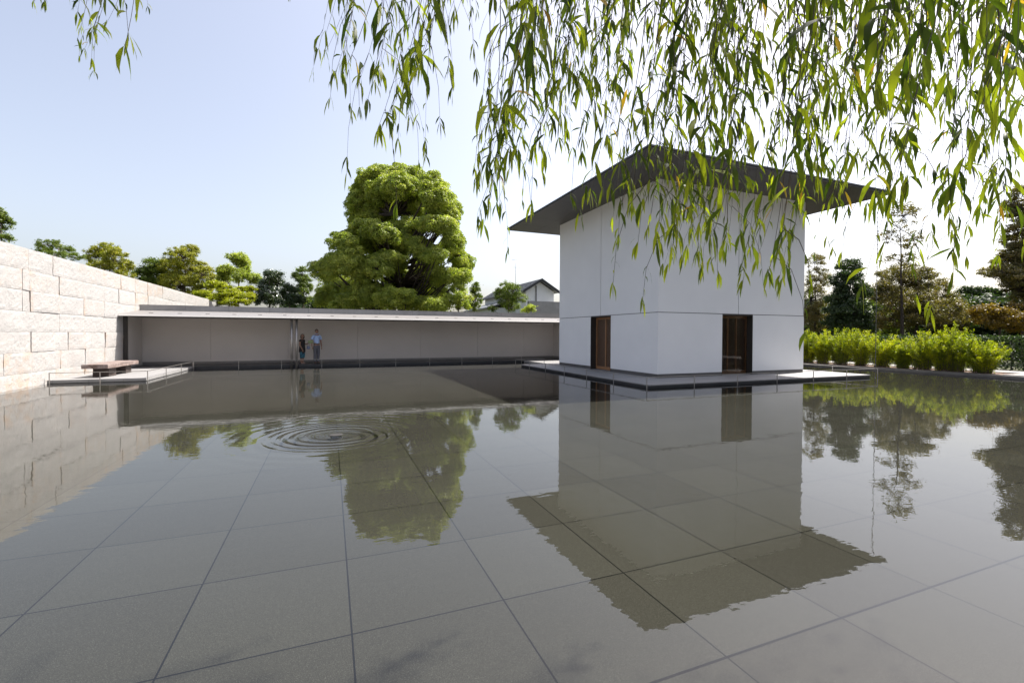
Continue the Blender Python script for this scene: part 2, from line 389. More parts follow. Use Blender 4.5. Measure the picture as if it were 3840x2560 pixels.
# ------------------------------------------------------------ pavilion
PX, PY, PW = 10.578, 12.837, 7.324
ZT, ZJ, ZB, ZP = 7.0, 2.395, .235, .107
def pavilion():
    t = empty('pavilion', (PX+PW/2, PY+PW/2, 0), 'white cube pavilion under a wide flat dark roof standing in the pool', 'building')
    X1, Y1 = PX+PW, PY+PW
    d = .02; g = .012; T = .30     # panel thickness, half joint, wall thickness
    core = MB(); pan = MB(); sk = MB()
    LY0, LY1 = 15.70, 17.24        # left face door opening (Y)
    RX0, RX1 = 13.53, 15.08        # front face door opening (X)
    LC, RC = 16.46, 14.32
    # cores (inner, form the grooves)
    core.box(PX+d, PX+T, PY+T, LY0, ZP, ZT); core.box(PX+d, PX+T, LY1, Y1-T, ZP, ZT); core.box(PX+d, PX+T, LY0+.0, LY1, 2.37, ZT)
    core.box(PX+d, RX0, PY+d, PY+T, ZP, ZT); core.box(RX1, X1-d, PY+d, PY+T, ZP, ZT); core.box(RX0, RX1, PY+d, PY+T, 2.37, ZT)
    core.box(X1-T, X1-d, PY+T, Y1-T, ZP, ZT); core.box(PX+d, X1-d, Y1-T, Y1-d, ZP, ZT)
    for z0, z1, parts in ((ZB, ZJ-g, 'low'), (ZJ+g, ZT-.002, 'up')):
        if parts == 'low':
            pan.box(PX, PX+d, PY, LY0, z0, z1); pan.box(PX, PX+d, LY1, Y1, z0, z1)
            pan.box(PX+d, RX0, PY, PY+d, z0, z1); pan.box(RX1, X1-d, PY, PY+d, z0, z1)
            pan.box(X1-d, X1, PY, Y1, z0, z1); pan.box(PX+d, X1-d, Y1-d, Y1, z0, z1)
        else:
            pan.box(PX, PX+d, PY, LC-g*1.1, z0, z1); pan.box(PX, PX+d, LC+g*1.1, Y1, z0, z1)
            pan.box(PX+d, RC-g*1.1, PY, PY+d, z0, z1); pan.box(RC+g*1.1, X1-d, PY, PY+d, z0, z1)
            pan.box(X1-d, X1, PY, PY+PW/2-g*1.1, z0, z1); pan.box(X1-d, X1, PY+PW/2+g*1.1, Y1, z0, z1)
            pan.box(PX+d, X1-d, Y1-d, Y1, z0, z1)
    core.build('wall_core', M['groove'], t); pan.build('wall', M['plaster'], t)
    s = .008
    sk.box(PX+s, PX+d-.001, PY+s, LY0, ZP, ZB-.004); sk.box(PX+s, PX+d-.001, LY1, Y1, ZP, ZB-.004)
    sk.box(PX+d-.001, RX0, PY+s, PY+d-.001, ZP, ZB-.004); sk.box(RX1, X1-s, PY+s, PY+d-.001, ZP, ZB-.004); sk.box(X1-d+.001, X1-s, PY+d, Y1, ZP, ZB-.004)
    sk.build('skirting', M['skirting'], t)
    # left door: bronze lining, brown lattice leaf with stile
    b = MB(); q = .295
    b.box(PX+.004, PX+q+.3, LY1-.012, LY1-.001, ZP, 2.36); b.box(PX+.004, PX+q+.3, LY0+.001, LY0+.012, ZP, 2.36); b.box(PX+.004, PX+q+.3, LY0+.012, LY1-.012, 2.348, 2.36)
    lin = b.build('door_lining', M['bronze'], t)
    def lattice(face, a0, a1, stiles, mat, name):
        dr = None
        fx = PX+q if face == 'L' else PY+q
        def bx(B, u0, u1, v0, v1, z0, z1):
            if face == 'L': B.box(v0, v1, u0, u1, z0, z1)
            else: B.box(u0, u1, v0, v1, z0, z1)
        B = MB()
        bx(B, a0, a1, fx-.02, fx+.04, ZP+.01, ZP+.14); bx(B, a0, a1, fx-.02, fx+.04, 2.25, 2.345)
        for s0, s1 in stiles: bx(B, s0, s1, fx-.024, fx+.044, ZP+.012, 2.343)
        dr = B.build(name, mat, t)
        B = MB(); z = ZP+.15
        if face == 'L': bx(B, a0+.002, a0+.003, fx, fx+.01, z, z+.01)
        while z < 2.24:
            bx(B, a0+.002, a1-.002, fx-.004, fx+.014, z, z+.022); z += .038
        B.build('lattice', M['wood_dark'], dr)
        return dr
    dl = lattice('L', LY0+.013, LY1-.013, [(LY1-.09, LY1-.014), (16.44, 16.52), (LY0+.014, LY0+.08)], M['wood'], 'door')
    dl['label'] = 'brown wooden lattice door in the left wall'
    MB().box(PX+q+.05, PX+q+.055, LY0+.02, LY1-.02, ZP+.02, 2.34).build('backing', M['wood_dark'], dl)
    b = MB()
    b.box(RX0+.001, RX0+.012, PY+.004, PY+q+.3, ZP, 2.36); b.box(RX1-.012, RX1-.001, PY+.004, PY+q+.3, ZP, 2.36); b.box(RX0+.012, RX1-.012, PY+.004, PY+q+.3, 2.348, 2.36)
    b.build('door_lining', M['bronze'], t)
    dr = lattice('F', RX0+.013, RX1-.013, [(RX0+.014, RX0+.07), (14.06, 14.13), (14.50, 14.56), (RX1-.08, RX1-.014)], M['wood'], 'door')
    dr['label'] = 'dark lattice door behind reflecting glass in the front wall'
    gb = MB(); gb.poly([(RX0+.013, PY+q-.04, ZP+.012), (RX1-.013, PY+q-.04, ZP+.012), (RX1-.013, PY+q-.04, 2.345), (RX0+.013, PY+q-.04, 2.345)]); gb.build('glass', M['glass'], dr)
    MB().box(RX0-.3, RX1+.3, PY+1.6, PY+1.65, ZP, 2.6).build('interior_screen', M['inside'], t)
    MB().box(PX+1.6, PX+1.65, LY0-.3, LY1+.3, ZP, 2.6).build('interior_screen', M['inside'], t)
    # roof: dark thin slab with tapered rim, soffit panels and low hipped top
    o = 2.03; x0, x1, y0, y1 = PX-o, X1+o, PY-o, Y1+o
    b = MB()
    b.box(x0+.04, x1-.04, y0+.04, y1-.04, ZT+.003, ZT+.05)
    rf = b.build('roof', M['roofmetal'], t)
    b = MB()  # soffit sheets with fine joints
    step = (x1-x0-.02)/8
    for i in range(8):
        for j in range(8):
            if 2 <= i < 6 and 2 <= j < 6: continue
            b.box(x0+.01+i*step+.004, x0+.01+(i+1)*step-.004, y0+.01+j*step+.004, y0+.01+(j+1)*step-.004, ZT-.002, ZT+.001)
    b.build('soffit', M['soffit'], t)
    b = MB()
    cx, cy = (x0+x1)/2, (y0+y1)/2
    e = [b.bm.verts.new(v) for v in ((x0, y0, ZT+.052), (x1, y0, ZT+.052), (x1, y1, ZT+.052), (x0, y1, ZT+.052))]
    e2 = [b.bm.verts.new(v) for v in ((x0, y0, ZT+.10), (x1, y0, ZT+.10), (x1, y1, ZT+.10), (x0, y1, ZT+.10))]
    a = b.bm.verts.new((cx, cy, ZT+.42))
    for i in range(4):
        b.bm.faces.new((e[i], e[(i+1) % 4], e2[(i+1) % 4], e2[i])); b.bm.faces.new((e2[i], e2[(i+1) % 4], a))
    b.bm.faces.new(e[::-1]); b.build('roof_top', M['roofmetal'], rf)
pavilion()

# platform (deck) the pavilion stands on
dk = empty('pavilion_deck', (14, 16, 0), 'pale stone deck around the foot of the white pavilion', 'deck')
MB().box(8.87, 19.33, 11.17, 21.0, .072, ZP-.001, .004).build('paving', M['deck'], dk)
MB().box(8.89, 19.31, 11.19, 20.98, -.066, .0715).build('base', M['darkstone'], dk)  # dark stone here carries the waterline shade of the deck side
dk = empty('bench_deck', (-7, 21, 0), 'sunlit pale deck below the stone bench beside the granite wall', 'deck')
MB().box(-8.22, -5.69, 18.62, 24.19, .012, ZP-.002, .004).build('paving', M['deck'], dk)
MB().box(-8.22, -5.71, 18.64, 24.18, -.066, .0115).build('base', M['darkstone'], dk)
tag(MB().box(10.4, 14.2, 21.002, 24.19, -.064, ZP-.002, .006).build('link_walkway', M['deck']), 'stone walkway linking the pavilion deck to the gallery', 'walkway')

# ------------------------------------------------------------ railings
def railing(name, label, group, path, step, z=.35, start=0.0, end_post=True):
    """path: world polyline on the water; thin rail with thin square posts going into the water"""
    t = empty('railing', (path[0][0], path[0][1], 0), label, 'railing', group)
    b = MB(); h = .009
    for (xa, ya), (xb, yb) in zip(path[:-1], path[1:]):
        if abs(xa-xb) > abs(ya-yb): b.box(min(xa, xb)-h, max(xa, xb)+h, ya-h, ya+h, z-.014, z+.004)
        else: b.box(xa-h, xa+h, min(ya, yb)+h, max(ya, yb)-h, z-.014, z+.004)
    b.build('rail', M['steel'], t)
    proto = None
    for (xa, ya), (xb, yb) in zip(path[:-1], path[1:]):
        L = math.hypot(xb-xa, yb-ya); k = max(1, round(L/step))
        for i in range(k+(1 if (xb, yb) == path[-1] and end_post else 0)):
            x = xa+(xb-xa)*i/k; y = ya+(yb-ya)*i/k
            if proto is None:
                q = MB().box(x-.010, x+.010, y-.010, y+.010, -.066, z-.015); proto = q.build('post', M['steel'], t); px, py = x, y
            else:
                o = proto.copy(); C.objects.link(o); o.parent = t; o.matrix_parent_inverse = proto.matrix_parent_inverse; o.location = (x-px, y-py, 0)
railing('a', 'low thin railing running round the pavilion deck', None, [(10.25, 21.2), (8.66, 21.2), (8.72, 11.05), (19.55, 11.05), (19.55, 21.2)], 1.72)
railing('b', 'long low thin railing in front of the shaded gallery', None, [(-5.66, 24.07), (10.2, 24.07)], 1.75)
railing('c', 'low thin railing round the sunlit deck with the stone bench', None, [(-8.12, 18.5), (-5.62, 18.5), (-5.62, 24.03)], 1.6, z=.345)

# rain chain from the right roof corner
t = empty('rain_chain', (19.36, 11.02, 0), 'thin rain chain hanging from the right roof corner to the water', 'chain')
b = MB(); z = ZT-.02; k = 0
while z > -.03:
    if k % 2: b.box(19.345, 19.375, 11.0165, 11.0235, z-.075, z)
    else: b.box(19.3565, 19.3635, 11.005, 11.035, z-.075, z)
    z -= .085; k += 1
b.build('link_run', M['chain'], t)
MB().tube([(19.36, 11.02, -.066), (19.36, 11.02, .01)], .02, 8).build('anchor', M['steel'], t)

# ------------------------------------------------------------ gallery
GY, GW, GX1 = 24.2, 26.1, 22.0
def gallery():
    t = empty('gallery', (2, GW, 0), 'long low open gallery with pale canopy and shaded rear wall', 'building')
    MB().box(-8.22, GX1, GY, GW-.012, -.4, ZP).build('platform', M['darkstone'], t)
    b = MB(); xs = [-8.2, -5.4, -2.0, 1.4, 4.8, 8.2, 11.2, 13.27]
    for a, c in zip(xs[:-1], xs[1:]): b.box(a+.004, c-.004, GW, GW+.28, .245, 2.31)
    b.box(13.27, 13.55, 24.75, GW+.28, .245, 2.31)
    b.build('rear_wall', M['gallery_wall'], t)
    MB().box(-8.2, 13.25, GW+.01, GW+.27, ZP-.002, .24).build('skirting', M['gallery_skirting'], t)
    MB().box(13.28, 13.5, 24.76, GW+.009, ZP-.002, .24).build('skirting', M['gallery_skirting'], t)
    MB().box(-8.22, -8.12, 24.45, GW-.002, ZP+.001, 2.309).build('end_wall', M['gallery_wall'], t)
    MB().box(-8.22, -8.10, 24.30, 24.448, ZP+.001, 2.308).build('end_post', M['bronze'], t)
    MB().box(-8.2, GX1, 23.86, GW+.28, 2.312, 2.335).build('soffit', M['canopy_soffit'], t)
    b = MB()
    b.prism([(-8.2, 23.80, 2.315), (-8.2, 23.855, 2.31), (-8.2, GW+.05, 2.337), (-8.2, GW+.05, 2.655), (-8.2, 23.80, 2.385)], (GX1+8.2, 0, 0))
    rf = b.build('canopy_roof', M['pale_metal'], t)
    MB().prism([(-8.2, 23.745, 2.318), (-8.2, 23.799, 2.312), (-8.2, 23.799, 2.384), (-8.2, 23.785, 2.384)], (GX1+8.2, 0, 0)).build('fascia', M['fascia'], t)
    b = MB()
    x = -8.24
    while x < GX1:
        b.box(x+.004, min(x+1.8, GX1)-.004, GW+.055, GW+.30, 2.50, 2.90); x += 1.8
    b.build('parapet', M['concrete'], t)
    MB().box(-8.24, GX1, GW+.045, GW+.31, 2.902, 2.922).build('parapet_cap', M['concrete'], t)
    pr = None; x = -7.4
    while x < 14:
        if pr is None: pr = MB().box(x, x+.16, 24.55, 24.60, 2.455, 2.490).build('snow_guard', M['skirting'], rf); x00 = x
        else:
            o = pr.copy(); C.objects.link(o); o.parent = rf; o.location = (x-x00, 0, 0)
        x += 1.06
    for cx in (-1.70, -1.485):
        MB().tube([(cx, 24.12, -.066), (cx, 24.12, 2.311)], .055, 20).build('column', M['steel'], t)
gallery()

# concrete wall beyond the gallery, right
t = tag(MB().box(14.6, 40, 33.0, 33.3, -.4, 4.25).build('concrete_wall', M['concrete']), 'bare concrete garden wall behind the gallery parapet below the white house', 'wall')

# ------------------------------------------------------------ stone bench
t = empty('stone_bench', (-7.25, 20.4, ZP), 'reddish brown stone slab bench on two block legs on the sunlit deck', 'bench')
def rough_block(x0, x1, y0, y1, z0, z1, amp, seg, name, mat):
    b = MB(); bmesh.ops.create_cube(b.bm, size=1)
    bmesh.ops.subdivide_edges(b.bm, edges=b.bm.edges[:], cuts=seg, use_grid_fill=True)
    for v in b.bm.verts:
        c = Vector((x0+(v.co.x+.5)*(x1-x0), y0+(v.co.y+.5)*(y1-y0), z0+(v.co.z+.5)*(z1-z0)))
        top = abs(v.co.z) > .49
        nv = noise.noise(c*4.1)*amp+noise.noise(c*13)*amp*.5
        out = Vector((v.co.x, v.co.y, 0)); 
        if out.length > 0: out.normalize()
        c += out*nv*(1 if max(abs(v.co.x), abs(v.co.y)) > .49 else 0)
        if top: c.z += abs(nv)*-.15
        v.co = c
    return b.build(name, mat, t)
rough_block(-7.58, -6.90, 19.15, 21.75, .41, .545, .035, 9, 'slab', M['bench'])
rough_block(-7.46, -7.02, 19.55, 20.15, ZP, .409, .02, 4, 'leg', M['leg'])
rough_block(-7.46, -7.02, 20.95, 21.45, ZP, .409, .02, 4, 'leg', M['leg'])

# ------------------------------------------------------------ neighbouring house behind the gallery
def house():
    t = empty('house', (21, 49, .1), 'white gabled neighbouring house with grey tiled roof behind the gallery', 'house')
    x0, x1, y0, y1, ze, zr = 19.4, 23.5, 45.0, 60.0, 6.3, 7.5
    xm = (x0+x1)/2
    b = MB(); b.prism([(x0+.35, y0+.5, 0), (x1-.35, y0+.5, 0), (x1-.35, y0+.5, ze+.02), (xm, y0+.5, zr-.16), (x0+.35, y0+.5, ze+.02)], (0, y1-y0-1, 0))
    b.box(x0-2.2, x0+.35, y0+5, y1-.5, 0, 4.7)
    b.build('wall', M['housewall'], t)
    b = MB()
    b.prism([(x0-.1, y0, ze-.10), (x0-.1, y0, ze+.06), (xm, y0, zr+.16), (xm, y0, zr)], (0, y1-y0, 0))
    b.prism([(x1+.1, y0, ze-.10), (x1+.1, y0, ze+.06), (xm+.001, y0, zr+.16), (xm+.001, y0, zr)], (0, y1-y0, 0))
    b.prism([(x0-2.7, y0+4.6, 4.55), (x0-2.7, y0+4.6, 4.7), (x0+.3, y0+4.6, 5.6), (x0+.3, y0+4.6, 5.45)], (0, y1-y0-5, 0))
    rf = b.build('roof', M['tilegrey'], t)
    b = MB()   # tile ribs
    y = y0+.1
    while y < y1:
        b.prism([(x0-.1, y, ze+.062), (x0-.1, y, ze+.10), (xm, y, zr+.20), (xm, y, zr+.162)], (0, .06, 0)); y += .3
    b.build('tile_ribs', M['tilegrey'], rf)
    b = MB()
    b.prism([(x0-.14, y0-.05, ze-.22), (x0-.14, y0-.05, ze+.10), (xm, y0-.05, zr+.22), (xm, y0-.05, zr-.08)], (0, .045, 0))
    b.prism([(x1+.14, y0-.05, ze-.22), (x1+.14, y0-.05, ze+.10), (xm+.001, y0-.05, zr+.22), (xm+.001, y0-.05, zr-.08)], (0, .045, 0))
    b.build('barge_board', M['blackmetal'], t)
    b = MB().box(x0-.15, x0-.10, y0, y1, ze-.12, ze+.02); b.tube([(xm-.5, y0+.42, zr-.55), (xm-.5, y0+.42, 4.6)], .05, 8); b.box(x0+.35, x1+1, y0+.38, y0+.44, 4.55, 4.63)
    b.build('gutter', M['blackmetal'], t)
    MB().box(x0+.4, x1+1.5, y0-.4, y0+.36, 4.15, 4.25).build('lower_eave', M['housewall'], t)
    f = MB().box(x0+.5, x0+1.4, y0+.44, y0+.498, 3.3, 4.1).build('window', M['blackmetal'], t)
    MB().box(x0+.56, x0+1.34, y0+.43, y0+.439, 3.36, 4.04).build('pane', M['glassdark'], f)
    f = MB().box(x1-1.8, x1-.5, y0+.44, y0+.498, 3.2, 3.95).build('window', M['blackmetal'], t)
    MB().box(x1-1.74, x1-.56, y0+.43, y0+.439, 3.26, 3.89).build('pane', M['glassdark'], f)
    a = empty('antenna', (21.4, 52.5, zr), 'thin television antenna mast above the grey tiled roof of the white house', 'antenna')
    MB().tube([(21.4, 52.5, zr), (21.4, 52.5, 10.9)], .022, 6).build('mast', M['steel'], a)
    MB().tube([(20.9, 52.5, 10.8), (22.3, 52.5, 10.95)], .015, 5).build('crossbar', M['steel'], a)
    MB().tube([(21.1, 52.5, 9.9), (22.0, 52.5, 9.9)], .015, 5).build('crossbar', M['steel'], a)
house()

# ------------------------------------------------------------ people
def skinned(name, verts, edges, mat, parent, sub=2, root=0):
    """verts: (x,y,z,rx,ry) ; one continuous skinned surface"""
    bm = bmesh.new(); sk = bm.verts.layers.skin.verify()
    vs = []
    for i, v in enumerate(verts):
        q = bm.verts.new(v[:3]); q[sk].radius = (v[3], v[4] if len(v) > 4 else v[3]); q[sk].use_root = (i == root); vs.append(q)
    for a, b_ in edges: bm.edges.new((vs[a], vs[b_]))
    me = bpy.data.meshes.new(name); bm.to_mesh(me); bm.free()
    o = bpy.data.objects.new(name, me); C.objects.link(o)
    o.modifiers.new('skin', 'SKIN'); s = o.modifiers.new('sub', 'SUBSURF'); s.levels = sub; s.render_levels = sub
    dg = bpy.context.evaluated_depsgraph_get(); dg.update()
    me2 = bpy.data.meshes.new_from_object(o.evaluated_get(dg)); bpy.data.objects.remove(o)
    me2.materials.clear(); me2.materials.append(mat)
    for p in me2.polygons: p.use_smooth = True
    ob = bpy.data.objects.new(name, me2); C.objects.link(ob); ob.parent = parent
    return ob
def join_into(dst, srcs):
    bm = bmesh.new(); bm.from_mesh(dst.data)
    for s in srcs:
        bm.from_mesh(s.data); me = s.data; bpy.data.objects.remove(s); bpy.data.meshes.remove(me)
    bm.to_mesh(dst.data); bm.free()
    for p in dst.data.polygons: p.use_smooth = True
def ellip(name, c, r, mat, parent, seg=20, fn=None):
    b = MB(); bmesh.ops.create_uvsphere(b.bm, u_segments=seg, v_segments=seg//2+2, radius=1)
    for v in b.bm.verts:
        p = Vector((v.co.x*r[0], v.co.y*r[1], v.co.z*r[2]))
        if fn: p = fn(p, v.co)
        v.co = p+Vector(c)
    for f in b.bm.faces: f.smooth = True
    me = bpy.data.meshes.new(name); b.bm.to_mesh(me); b.bm.free(); me.materials.append(mat)
    o = bpy.data.objects.new(name, me); C.objects.link(o); o.parent = parent; return o
M['skin'] = basic('skin', (.24, .13, .088), .6, .05, 8)
M['hair'] = basic('black_hair', (.012, .009, .008), .5, .2, 30)
M['shirt'] = basic('light_blue_shirt', (.33, .44, .68), .8, .06, 12)
M['trousers'] = basic('grey_trousers', (.085, .085, .10), .85, .1, 12)
M['tunic'] = basic('black_tunic', (.010, .007, .008), .85, .2, 12)
M['shoe'] = basic('dark_shoe', (.03, .025, .025), .5, .1, 8)
M['shoe_pale'] = basic('pale_shoe', (.30, .26, .24), .6, .1, 8)
M['paper'] = basic('green_booklet', (.20, .24, .12), .7, .35, 25)
M['bag'] = basic('blue_grey_bag', (.14, .16, .24), .7, .3, 20)
n = N('blue_pattern_cloth'); f = n.noise(22, 3, .6)
n.col(n.ramp(f, [(.4, (.012, .02, .05)), (.5, (.02, .09, .14)), (.6, (.05, .22, .26))])); n.rgh(.85); M['pattern'] = n.m

def hand(base, dirv, side, thumbdir, s, mat, par):
    """palm box-like skin chain plus five bent fingers; base = wrist, dirv = along hand, side = across palm"""
    base = Vector(base); d = Vector(dirv).normalized(); a = Vector(side).normalized(); th = Vector(thumbdir).normalized()
    obs = []
    pm = base+d*.045*s
    vs = [(*base, .020*s, .017*s), (*pm, .026*s, .015*s), (*(base+d*.085*s), .028*s, .013*s)]
    obs.append(skinned('palm', vs, [(0, 1), (1, 2)], mat, par, 1))
    curl = th.cross(a) if False else (d.cross(a)).normalized()
    for k, L in enumerate((.066, .074, .070, .056)):
        off = a*(k-1.5)*.017*s; p0 = base+d*.075*s+off; p1 = p0+d*L*.45*s; p2 = p1+(d*.8+curl*.6).normalized()*L*.32*s; p3 = p2+(d*.5+curl*.85).normalized()*L*.28*s
        obs.append(skinned('f', [(*p0, .0088*s), (*p1, .0085*s), (*p2, .0078*s), (*p3, .006*s)], [(0, 1), (1, 2), (2, 3)], mat, par, 1))
    p0 = base+d*.03*s+th*.018*s; p1 = p0+(d*.6+th*.8).normalized()*.035*s; p2 = p1+(d*.9+th*.3).normalized()*.030*s
    obs.append(skinned('t', [(*p0, .010*s), (*p1, .0095*s), (*p2, .007*s)], [(0, 1), (1, 2)], mat, par, 1))
    return obs

def head(parent, c, rz, s, mat):
    """head at centre c turned by rz (0 faces -Y): skull, jaw, nose, ears, lips; eyes as children"""
    Rz = Matrix.Rotation(rz, 3, 'Z'); c = Vector(c)
    def shape(p, u):
        q = p.copy()
        if u.z < 0:                                   # jaw narrows and comes forward
            q.x *= 1-.32*(-u.z)**1.3; q.y = q.y*(1-.25*(-u.z))-.010*s*(-u.z)
        if u.y < -.75: q.y += .006*s*(-u.y-.75)/.25   # flatter face
        # nose
        dn = math.exp(-((u.x*3.6)**2))*math.exp(-(((u.z+.16)*4.2)**2)) if u.y < 0 else 0
        q.y -= .020*s*dn
        # eye sockets
        de = sum(math.exp(-(((u.x-e)*5)**2)-(((u.z-.06)*6)**2)) for e in (-.38, .38)) if u.y < 0 else 0
        q.y += .008*s*de
        dm = math.exp(-((u.x*3)**2)-(((u.z+.52)*9)**2)) if u.y < 0 else 0
        q.y -= .006*s*dm
        return q
    o = ellip('head', (0, 0, 0), (.073*s, .092*s, .112*s), mat, parent, 32, shape)
    ears = [ellip('ear', (e*.074*s, .008*s, -.003*s), (.010*s, .019*s, .030*s), mat, parent, 10) for e in (-1, 1)]
    for ob in [o]+ears:
        for v in ob.data.vertices: v.co = Rz @ v.co + c
    eyes = []
    for e in (-1, 1):
        k = ellip('eye', (e*.029*s, -.079*s, .006*s), (.011*s, .006*s, .006*s), M['hair'], parent, 10)
        for v in k.data.vertices: v.co = Rz @ v.co + c
        eyes.append(k)
    k = ellip('mouth', (0, -.083*s, -.057*s), (.022*s, .006*s, .005*s), M['bark'], parent, 10)
    for v in k.data.vertices: v.co = Rz @ v.co + c
    return [o]+ears, eyes+[k], Rz, c

def man():
    t = empty('person', (-.62, 24.75, ZP), 'man in a light blue short sleeved shirt and grey trousers standing in the gallery', 'person')
    t.rotation_euler = (0, 0, R_(28))
    # local: faces -Y, +X is his left
    H = dict(pelvis=(0, 0, .90), sp=(0, .01, 1.10), ch=(0, .012, 1.28), nk=(0, .012, 1.42), hd=(0, .0, 1.50))
    V = [(0, 0, .90, .135, .10), (0, 0, 1.08, .125, .095), (0, .01, 1.27, .150, .105), (0, .015, 1.40, .10, .075), (0, .008, 1.455, .052, .052), (0, .0, 1.53, .050, .050)]
    E = [(0, 1), (1, 2), (2, 3), (3, 4), (4, 5)]
    arms = {}
    for sgn in (-1, 1):
        i = len(V)
        if sgn < 0: pts = [(-.175, .012, 1.375, .052), (-.235, .03, 1.10, .040), (-.245, -.01, .90, .032), (-.24, -.035, .845, .022)]
        else: pts = [(.175, .012, 1.375, .052), (.225, .02, 1.10, .040), (.24, -.02, .89, .032), (.235, -.045, .835, .022)]
        V += pts; E += [(3, i), (i, i+1), (i+1, i+2), (i+2, i+3)]; arms[sgn] = pts[-1]
        i = len(V)
        fx = .085*sgn
        V += [(fx, 0, .85, .085), (fx*1.0, -.01, .47, .056), (fx*.95, .02, .26, .048), (fx*.9, .025, .07, .036), (fx*.95+.01*sgn, -.10, .032, .034, .028), (fx*.95+.015*sgn, -.16, .028, .028, .022)]
        E += [(0, i), (i, i+1), (i+1, i+2), (i+2, i+3), (i+3, i+4), (i+4, i+5)]
    body = skinned('body', V, E, M['skin'], t)
    ex = hand(arms[-1][:3], (.02, -.12, -1), (0, 1, 0), (.3, -1, 0), 1.0, M['skin'], t)
    ex += hand(arms[1][:3], (0, -.12, -1), (0, -1, 0), (-.3, -1, 0), 1.0, M['skin'], t)
    hs, feats, Rz, hc = head(t, (0, -.012, 1.585), R_(-12), .98, M['skin'])
    join_into(body, ex+hs)
    for k in feats: pass
    # shirt
    V = [(0, 0, .945, .150, .112), (0, 0, 1.08, .146, .110), (0, .01, 1.27, .168, .118), (0, .015, 1.395, .118, .088), (0, .012, 1.44, .066, .064)]
    E = [(0, 1), (1, 2), (2, 3), (3, 4)]
    for sgn in (-1, 1):
        i = len(V); V += [(sgn*.178, .012, 1.368, .072), (sgn*.215, .02, 1.24, .070), (sgn*.228, .024, 1.185, .068)]; E += [(3, i), (i, i+1), (i+1, i+2)]
    skinned('shirt', V, E, M['shirt'], t)
    b = MB().tube([(0, -.0, 1.455), (0, -.0, 1.485)], [.070, .060], 18); o = b.build('collar', M['shirt']); o.parent = t
    V = [(0, 0, .965, .142, .108), (0, 0, .88, .148, .112)]; E = [(0, 1)]
    for sgn in (-1, 1):
        i = len(V); fx = .085*sgn; V += [(fx, 0, .80, .098), (fx, -.01, .47, .078), (fx*.95, .02, .26, .072), (fx*.9, .015, .075, .068)]; E += [(1, i), (i, i+1), (i+1, i+2), (i+2, i+3)]
    skinned('trousers', V, E, M['trousers'], t)
    o = MB().tube([(0, 0, .955), (0, 0, .99)], .152, 24).build('belt', M['shoe']); o.parent = t
    for v in o.data.vertices: v.co.y *= .78
    for sgn in (-1, 1):
        fx = .085*sgn
        skinned('shoe', [(fx*.9, .045, .04, .042, .038), (fx*.92, -.05, .038, .044, .034), (fx*.97+.012*sgn, -.165, .030, .036, .026)], [(0, 1), (1, 2)], M['shoe'], t, 2)
    def hs_(p, u):
        q = p.copy()
        if u.y < -.2 and u.z < .55: q.y *= .45; q.z = max(q.z, .04)
        if u.z < -.2: q.z *= .5
        return q
    h = ellip('hair', (0, .012, .022), (.086, .100, .112), M['hair'], t, 26, hs_)
    for v in h.data.vertices: v.co = Rz @ v.co + hc + Vector((0, 0, .008))
man()

